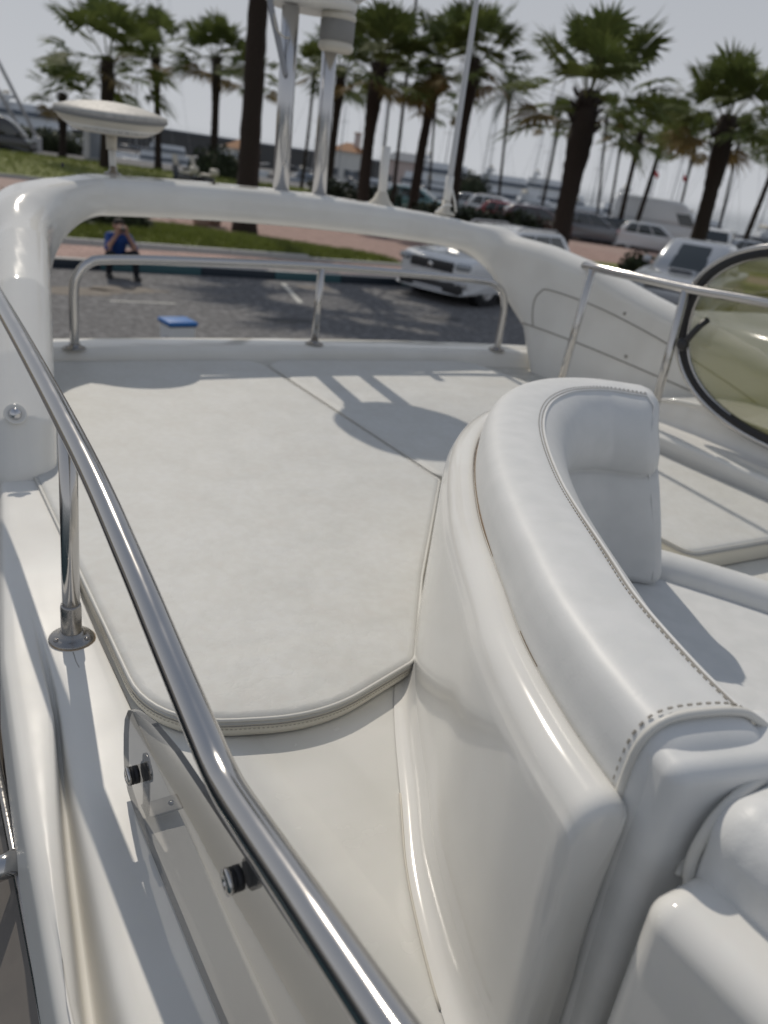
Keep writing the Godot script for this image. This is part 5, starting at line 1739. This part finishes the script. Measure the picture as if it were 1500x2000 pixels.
	obj("bumper", rbox_mesh(Vector3(fx2 - 0.08, 0.205 * H, 0), Vector3(0.20, 0.17 * H, W * 0.88), 0.07), M.black_plastic, t)
	obj("number_plate", rbox_mesh(Vector3(-fx2 - 0.004, 0.42 * H, 0), Vector3(0.02, 0.11, 0.50), 0.004), M.plate, t)
	if detail > 1:
		# chrome strip and round badge on the grille
		obj("grille_strip", rbox_mesh(Vector3(fx2 + 0.012, lampy - 0.155, 0), Vector3(0.03, 0.022, W * 0.58), 0.008), M.chrome, t)
		obj("badge", lathe_mesh([Vector2(0.001, 0.014), Vector2(0.05, 0.014), Vector2(0.062, 0.008), Vector2(0.062, 0.0)], 24, Vector3(fx2 + 0.02, lampy - 0.06, 0), Basis(Vector3(0, -1, 0), Vector3(1, 0, 0), Vector3(0, 0, 1))), M.chrome, t)
		obj("skid_plate", rbox_mesh(Vector3(fx2 - 0.03, 0.17 * H, 0), Vector3(0.16, 0.10, W * 0.42), 0.04), M.alloy, t)
		for sd in [-1.0, 1.0]:
			obj("lower_trim", rbox_mesh(Vector3(fx2 - 0.12, 0.27 * H, sd * W * 0.40), Vector3(0.2, 0.12, 0.26), 0.04, Basis(Vector3.UP, -sd * 0.5)), M.alloy, t)
	if kind == "pickup":
		obj("hood_scoop", rbox_mesh(Vector3(L * 0.30, 0.625 * H, 0), Vector3(0.42, 0.10, 0.62), 0.045), M[paint], t)
		obj("scoop_mouth", rbox_mesh(Vector3(L * 0.30 + 0.20, 0.63 * H, 0), Vector3(0.03, 0.055, 0.5), 0.012), M.black_plastic, t)
	if kind == "suv":
		for sd in [-1.0, 1.0]: obj("roof_rail", tube_mesh([Vector3(-L * 0.33, H * 0.99, sd * W * 0.36), Vector3(-L * 0.30, H * 1.02, sd * W * 0.36), Vector3(0, H * 1.025, sd * W * 0.35), Vector3(L * 0.04, H * 0.99, sd * W * 0.35)], 0.02, 8), M.alloy, t)

func build_cars():
	car("suv_car", "white suv with black grille parked at the kerb, seen under the arch", "car", Vector3(11.95, G, -14.45), 3.43, 4.4, 1.86, 1.55, "suv", "paint_white", "", 2)
	car("pickup_truck", "silver pickup with a hood scoop facing the camera by the round hatch", "truck", Vector3(17.2, G, -13.1), 3.62, 5.1, 1.86, 1.80, "pickup", "paint_silver", "", 1)
	car("van", "tall white panel van parked side on among the palms", "van", Vector3(42.9, G, -36.4), -0.78, 6.0, 2.05, 2.85, "van", "paint_white", "")
	car("car", "small white car parked in front of the white van", "car", Vector3(37.2, G, -31.6), -0.8, 4.1, 1.75, 1.50, "hatch", "paint_white")
	car("car", "dark blue car between the white van and the big yellowing palm", "car", Vector3(36.9, G, -33.9), -0.75, 4.2, 1.75, 1.50, "hatch", "paint_navy")
	car("car", "bright red car parked beyond the dark hedge", "car", Vector3(32.6, G, -38.1), -0.9, 4.3, 1.76, 1.46, "hatch", "paint_red")
	car("car", "dark red car with its tail to the end of the arch", "car", Vector3(32.2, G, -35.6), -0.55, 4.4, 1.8, 1.50, "hatch", "paint_dark_red")
	car("car", "black car parked just left of the big yellowing palm", "car", Vector3(37.2, G, -40.2), -0.6, 4.4, 1.8, 1.52, "hatch", "paint_black")
	car("car", "grey car half hidden behind the big yellowing palm", "car", Vector3(34.7, G, -34.0), -0.6, 4.5, 1.8, 1.58, "suv", "paint_grey")
	car("car", "silver sedan parked behind the small corner bush", "car", Vector3(40.3, G, -36.6), -0.7, 4.5, 1.8, 1.45, "sedan", "paint_silver")
	car("car", "boxy white car with red tail lamps left of the full palm", "car", Vector3(36.6, G, -27.2), 0.6, 4.4, 1.85, 1.80, "suv", "paint_white")
	car("car", "silver car at the right edge behind the hatch rim", "car", Vector3(37.2, G, -25.4), -0.6, 4.5, 1.8, 1.5, "sedan", "paint_silver")
	car("car", "teal car seen low between the stub antenna and the leaning palm", "car", Vector3(29.3, G, -43.4), -0.9, 4.2, 1.75, 1.5, "hatch", "paint_teal")
	car("car", "pale car behind the hedge right of the whip antenna", "car", Vector3(36.8, G, -47.6), -0.8, 4.3, 1.75, 1.5, "sedan", "paint_silver")
	car("car", "black car behind the silver car at the right edge", "car", Vector3(46.4, G, -31.6), -0.5, 4.4, 1.8, 1.5, "hatch", "paint_black")
	car("car", "white roofed car beyond the bright red car", "car", Vector3(35.6, G, -43.3), -0.8, 4.4, 1.8, 1.6, "suv", "paint_white")
	car("car", "grey car in the gap between the red and the dark red cars", "car", Vector3(34.6, G, -37.3), -0.6, 4.3, 1.78, 1.5, "hatch", "paint_grey")
	car("van", "dark van cut off by the left edge beside the far lawn", "van", Vector3(7.7, G, -59.8), -0.35, 4.9, 1.9, 2.1, "van", "paint_black", "")

# ==================================================================== boats, sea wall, houses
func hull_mesh(L: float, B: float, H: float, flare := 1.0) -> ArrayMesh:
	var rings := []
	for i in 18:
		var t := i / 17.0
		var w := B / 2 * (1.0 if t < 0.4 else 1.0 - pow((t - 0.4) / 0.6, 2.0) * 0.97)
		var y := H * (1.0 + 0.28 * t * t)
		var x := (t - 0.5) * L
		var b := 0.12 * L * pow(t, 4)
		rings.append(PackedVector3Array([Vector3(x - b, -0.4, -w * 0.6), Vector3(x - b * 0.6, H * 0.4, -w * 0.93), Vector3(x, y, -w * flare), Vector3(x, y + 0.05, -w * 0.9), Vector3(x, y + 0.05, w * 0.9), Vector3(x, y, w * flare), Vector3(x - b * 0.6, H * 0.4, w * 0.93), Vector3(x - b, -0.4, w * 0.6)]))
	var s := st_new()
	s.set_smooth_group(0)
	loft(s, rings)
	return done(s)

func motor_boat(label: String, at: Vector3, turn: float, L: float, paint: String) -> Node3D:
	var t := thing("motor_yacht", label, "yacht", at, turn, "motor yachts moored beyond the palms")
	var H := L * 0.16
	obj("hull", hull_mesh(L, L * 0.27, H), M[paint], t)
	for lv in [[0.02, 0.60, 0.105, 0.21], [-0.02, 0.40, 0.10, 0.17]]:
		var k := 0.0 if lv[1] == 0.60 else 1.0
		var y: float = H + L * (0.0 + 0.095 * k)
		var l: float = L * lv[1]
		var pl := rounded_plan([Vector2(-l * 0.5, -L * lv[3] / 2), Vector2(l * 0.35, -L * lv[3] / 2), Vector2(l * 0.58, 0), Vector2(l * 0.35, L * lv[3] / 2), Vector2(-l * 0.5, L * lv[3] / 2)], [0.3, 1.5, 0.8, 1.5, 0.3], 4)
		var dk := obj("deckhouse", plan_mesh(pl, [Vector2(0, y - 0.3), Vector2(0.1, y + L * 0.03), Vector2(L * 0.02, y + L * lv[2] * 0.9), Vector2(L * 0.03, y + L * lv[2])]), M[paint], t)
		obj("window_band", plan_mesh(pl, [Vector2(-0.02, y + L * 0.028), Vector2(0.02 + L * 0.008, y + L * lv[2] * 0.55)]), M.window_dark, dk)
	obj("hull_window", rbox_mesh(Vector3(0, H * 0.62, 0), Vector3(L * 0.4, H * 0.20, L * 0.272), 0.1), M.window_dark, t)
	var a := obj("radar_arch", rbox_mesh(Vector3(-L * 0.12, H + L * 0.225, 0), Vector3(L * 0.06, L * 0.02, L * 0.17), 0.05), M[paint], t)
	for sd in [-1.0, 1.0]: obj("arch_leg", tube_mesh([Vector3(-L * 0.16, H + L * 0.17, sd * L * 0.08), Vector3(-L * 0.12, H + L * 0.225, sd * L * 0.08)], L * 0.01, 8), M[paint], a)
	obj("radar_scanner", rbox_mesh(Vector3(-L * 0.12, H + L * 0.25, 0), Vector3(0.3, 0.3, 1.6), 0.1), M.cream_plastic, t)
	obj("bow_rail", tube_mesh(catmull([Vector3(L * 0.05, H * 1.12 + 0.6, -L * 0.125), Vector3(L * 0.3, H * 1.2 + 0.7, -L * 0.085), Vector3(L * 0.49, H * 1.3 + 0.8, 0), Vector3(L * 0.3, H * 1.2 + 0.7, L * 0.085), Vector3(L * 0.05, H * 1.12 + 0.6, L * 0.125)], 5), 0.04, 6), M.spar_pale, t)
	return t

func sail_boat(label: String, at: Vector3, turn: float, L: float, mast: float, lean := 0.0) -> Node3D:
	var t := thing("sailboat", label, "sailboat", at, turn, "sailboats with bare masts beyond the palms")
	var H := L * 0.10
	obj("hull", hull_mesh(L, L * 0.28, H), M.hull_white, t)
	obj("coachroof", rbox_mesh(Vector3(0.2, H + 0.25, 0), Vector3(L * 0.4, 0.6, L * 0.16), 0.2), M.hull_white, t)
	var top := Vector3(L * 0.06 + lean, mast, 0)
	var m := obj("mast", tube_mesh([Vector3(L * 0.06, H, 0), top], 0.07, 8, 0.045), M.spar, t)
	for h in [0.5, 0.75]: obj("spreader", tube_mesh([Vector3(L * 0.06 + lean * h, mast * h, -0.9), Vector3(L * 0.06 + lean * h, mast * h, 0.9)], 0.03, 6), M.spar, m)
	obj("boom", tube_mesh([Vector3(L * 0.06, H + 1.2, 0), Vector3(-L * 0.36, H + 1.3, 0)], 0.14, 8), M.paint_navy, t)
	for e in [Vector3(L * 0.49, H * 1.3, 0), Vector3(-L * 0.49, H, 0), Vector3(L * 0.05, H, L * 0.13), Vector3(L * 0.05, H, -L * 0.13)]:
		obj("stay", tube_mesh([e, top], 0.014, 5), M.spar, t)
	return t

func build_far():
	var wy := -1.1
	# sea wall
	var sw := thing("sea_wall", "long dark grey breakwater along the left horizon", "sea wall")
	obj("wall", box_mesh(Vector3(30, 1.0, -139), Vector3(150, 5.2, 2.0), Basis(Vector3.UP, -0.28)), M.rock, sw)
	obj("coping", box_mesh(Vector3(30, 3.7, -139), Vector3(150, 0.25, 2.3), Basis(Vector3.UP, -0.28)), M.roof_grey, sw)
	motor_boat("big motor yacht behind the low hedge at the left", Vector3(14.6, wy, -90), 0.12, 14, "hull_white")
	motor_boat("white motor yacht behind the slim palm right of the disc antenna", Vector3(27.0, wy, -86), -0.3, 9, "hull_white")
	motor_boat("white motor yacht low behind the scooters", Vector3(36, wy, -92), -0.4, 9, "hull_white")
	motor_boat("white motor yacht below the villa's grey roofed neighbour", Vector3(58, wy, -82), -0.6, 15, "hull_white")
	motor_boat("white motor yacht between the leaning palm and the whip antenna", Vector3(64, wy, -78), -0.8, 14, "hull_white")
	motor_boat("pale motor yacht under the feathery date palm", Vector3(73, wy, -80), -0.7, 15, "hull_white")
	motor_boat("distant motor yacht left of the white van", Vector3(78, wy, -70), -0.6, 14, "hull_white")
	motor_boat("white motor yacht cut off by the left edge, with radar gear", Vector3(4.5, wy, -94), 0.5, 10, "hull_white")
	var masts := [
		["sailboat whose mast rises right of the thick lawn palm", 53.5, -107.4, 17.0, 0.6, 0.3], ["sailboat with a tall mast left of the slim palm", 26.2, -96.5, 22.0, 0.0, 0.2], ["sailboat with a tall mast close behind the slim palm", 28.0, -96.2, 22.5, 0.4, 0.2],
		["sailboat with slanting stays between the leaning palm and the whip antenna", 70.3, -97.5, 19.0, 0.2, -0.4], ["sailboat left of the date palm trunk", 79.3, -103.0, 21.0, 0.3, -0.4], ["sailboat right of the date palm trunk", 71.9, -83.3, 18.0, 0.8, -0.3],
		["sailboat behind the tufted thin palm", 77.0, -76.0, 19.0, 0.4, -0.5], ["sailboat mast between the thin palms above the van", 78.5, -66.6, 18.0, 0.5, -0.5], ["sailboat mast right above the van roof", 80.5, -60.5, 18.0, 0.2, -0.4], ["sailboat behind the dry fronded palm", 84.0, -58.2, 16.0, 0.4, -0.5],
	]
	for m in masts: sail_boat(m[0], Vector3(m[1], wy, m[2]), m[5], 11.5, m[3], m[4])
	# the crowded rows behind
	var nth := ["first", "second", "third", "fourth", "fifth", "sixth", "seventh", "eighth", "ninth", "tenth", "eleventh", "twelfth"]
	var k := 0
	for q in [[40, -80, 7], [46.5, -78, 8], [51.5, -73, 9], [55, -69, 8], [58.5, -66, 9], [62, -62, 9], [65.5, -58, 9], [68.5, -53, 10], [72, -47.5, 9]]:
		var t := motor_boat("%s small white motor boat from the left in the crowded row behind the palms" % nth[k], Vector3(q[0], wy, q[1]), -0.4 - 0.21 * (k % 4), q[2], "hull_white" if k % 3 else "hull_grey")
		t.set_meta("group", "motor boats in the crowded row")
		k += 1
	k = 0
	for q in [[45.5, -85, 16, 0.2], [52, -87, 15, -0.2], [57, -81, 17, 0.3], [61, -78, 15, -0.3], [66, -74, 16, 0.2], [70, -70, 14, -0.2], [74, -65, 16, 0.3], [75.5, -58, 15, -0.3], [79, -53, 14, 0.2], [83, -48, 15, 0.1]]:
		var t := sail_boat("%s bare masted sailboat from the left in the crowded row behind the palms" % nth[k], Vector3(q[0], wy, q[1]), q[3], 10.0, q[2], q[3])
		t.set_meta("group", "sailboats in the crowded row")
		k += 1
	# two heavy pale spars leaning in from the left edge
	for q in [[Vector3(11.9, 1.5, -69.0), Vector3(4.2, 17.5, -72.0), "upper pale spar leaning across the sky at the left edge"], [Vector3(11.0, 1.5, -69.1), Vector3(3.2, 16.5, -72.2), "lower pale spar leaning across the sky at the left edge"]]:
		var t := thing("leaning_spar", q[2], "spar", q[0])
		obj("spar", tube_mesh([Vector3.ZERO, q[1] - q[0]], 0.13, 10), M.spar_pale, t)
		obj("spar_foot", rbox_mesh(Vector3(0, -0.5, 0), Vector3(0.6, 1.2, 0.6), 0.1), M.spar_pale, t)
	# white service booth by the far lawn
	var b := thing("kiosk", "small white kiosk cabinet right of the young palm", "kiosk", Vector3(15.3, G, -66.5), 0.2)
	obj("cabinet", rbox_mesh(Vector3(0, 1.1, 0), Vector3(1.0, 2.2, 0.9), 0.04), M.wall_white, b)
	obj("door", rbox_mesh(Vector3(0, 1.05, 0.455), Vector3(0.8, 1.8, 0.02), 0.006), M.hull_grey, b)
	obj("side_bin", rbox_mesh(Vector3(1.1, 0.75, 0.1), Vector3(1.0, 1.5, 0.8), 0.15), M.wall_white, b)
	# villa with orange roof and its neighbour
	house("villa", "white villa with orange tiled roof and square chimney tower", Vector3(55.5, G - 0.2, -100.0), -0.55, 4.6, 4.0, 3.7, "wall_white", "roof_orange", true)
	house("house", "pale house with a low grey roof right of the villa", Vector3(65.0, G - 0.2, -101.0), -0.55, 6.5, 4.0, 3.6, "wall_pink", "roof_grey", false)
	house("house", "small house with orange gable beside the thick lawn palm", Vector3(40.5, G - 0.2, -100.0), -0.45, 4.0, 3.4, 2.2, "wall_white", "roof_orange", false)
	# headland under the houses
	structure("headland", flat(PackedVector2Array([Vector2(30, -94), Vector2(80, -94), Vector2(84, -120), Vector2(30, -125)]), G - 0.3, 2.2), M.asphalt)
	for q in [[71.4, -62.7, "red flag on a thin pole above the van roof"], [73.4, -60.6, "red flag on a thin pole right of the van"]]:
		var t := thing("flag", q[2], "flag", Vector3(q[0], G, q[1]), 0.0, "red flags beyond the van")
		obj("pole", tube_mesh([Vector3.ZERO, Vector3(0, 6.2, 0)], 0.05, 8), M.spar_pale, t)
		var s := st_new()
		var rings := []
		for i in 6: rings.append(PackedVector3Array([Vector3(i * 0.13, 5.3 - i * 0.05, 0.07 * sin(i * 1.4)), Vector3(i * 0.13, 5.85 - i * 0.07, 0.07 * sin(i * 1.4 + 0.4)), Vector3(i * 0.13, 5.85 - i * 0.07, 0.02 + 0.07 * sin(i * 1.4 + 0.4)), Vector3(i * 0.13, 5.3 - i * 0.05, 0.02 + 0.07 * sin(i * 1.4))]))
		loft(s, rings)
		obj("cloth", done(s), M.flag_red, t)
	# neighbouring yacht to port: gunwale seen through the hatch
	var n := thing("moored_yacht", "white yacht moored alongside, its gunwale seen through the hatch", "yacht", Vector3(5.9, -1.1, 3.3), -PI / 2)
	obj("hull", hull_mesh(13.0, 3.6, 3.5), M.hull_white, n)
	obj("rub_rail", tube_mesh(catmull([Vector3(-6.5, 3.52, -1.8), Vector3(-3, 3.55, -1.8), Vector3(0, 3.75, -1.75), Vector3(4, 4.1, -1.05), Vector3(6.2, 4.4, -0.2)], 6), 0.045, 8), M.white_plastic, n)
	obj("deckhouse", rbox_mesh(Vector3(0.6, 4.0, 0), Vector3(5.2, 1.2, 2.3), 0.3), M.hull_grey, n)
	obj("window", rbox_mesh(Vector3(0.6, 4.15, 0), Vector3(4.4, 0.4, 2.33), 0.1), M.window_dark, n)

func house(called: String, label: String, at: Vector3, turn: float, w: float, d: float, h: float, wall: String, roof: String, tower: bool):
	var t := thing(called, label, "house", at, turn)
	obj("wall", box_mesh(Vector3(0, h / 2, 0), Vector3(w, h, d)), M[wall], t)
	var rh := 1.1
	var o := 0.35
	var s := st_new()
	s.set_smooth_group(-1)
	var a := Vector3(-w / 2 - o, h, -d / 2 - o)
	var b := Vector3(w / 2 + o, h, -d / 2 - o)
	var c := Vector3(w / 2 + o, h, d / 2 + o)
	var e := Vector3(-w / 2 - o, h, d / 2 + o)
	var r1 := Vector3(-w / 2 + 1.8, h + rh, 0)
	var r2 := Vector3(w / 2 - 1.8, h + rh, 0)
	quad(s, e, c, r2, r1); quad(s, b, a, r1, r2)
	s.add_vertex(a); s.add_vertex(e); s.add_vertex(r1)
	s.add_vertex(c); s.add_vertex(b); s.add_vertex(r2)
	quad(s, a, b, c, e)
	var rf := obj("roof", done(s), M[roof], t)
	if tower:
		obj("chimney", box_mesh(Vector3(w * 0.2, h + 1.0, 0.4), Vector3(0.8, 2.6, 0.8)), M.wall_pink, rf)
		obj("chimney_cap", box_mesh(Vector3(w * 0.2, h + 2.35, 0.4), Vector3(1.0, 0.16, 1.0)), M.roof_orange, rf)
	var nf := int(h / 2.1)
	for fl in maxi(nf, 1):
		for k in 3:
			var x := (k - 1) * w * 0.3
			var wn := obj("window", box_mesh(Vector3(x, 1.15 + fl * 2.0, d / 2 + 0.01), Vector3(0.7, 0.9, 0.08)), M.window_dark, t)
			obj("sill", box_mesh(Vector3(x, 0.66 + fl * 2.0, d / 2 + 0.07), Vector3(0.85, 0.08, 0.14)), M.wall_white, wn)
	obj("door", box_mesh(Vector3(w * 0.15, 0.75, d / 2 + 0.015), Vector3(0.7, 1.5, 0.06)), M.roof_grey, t)
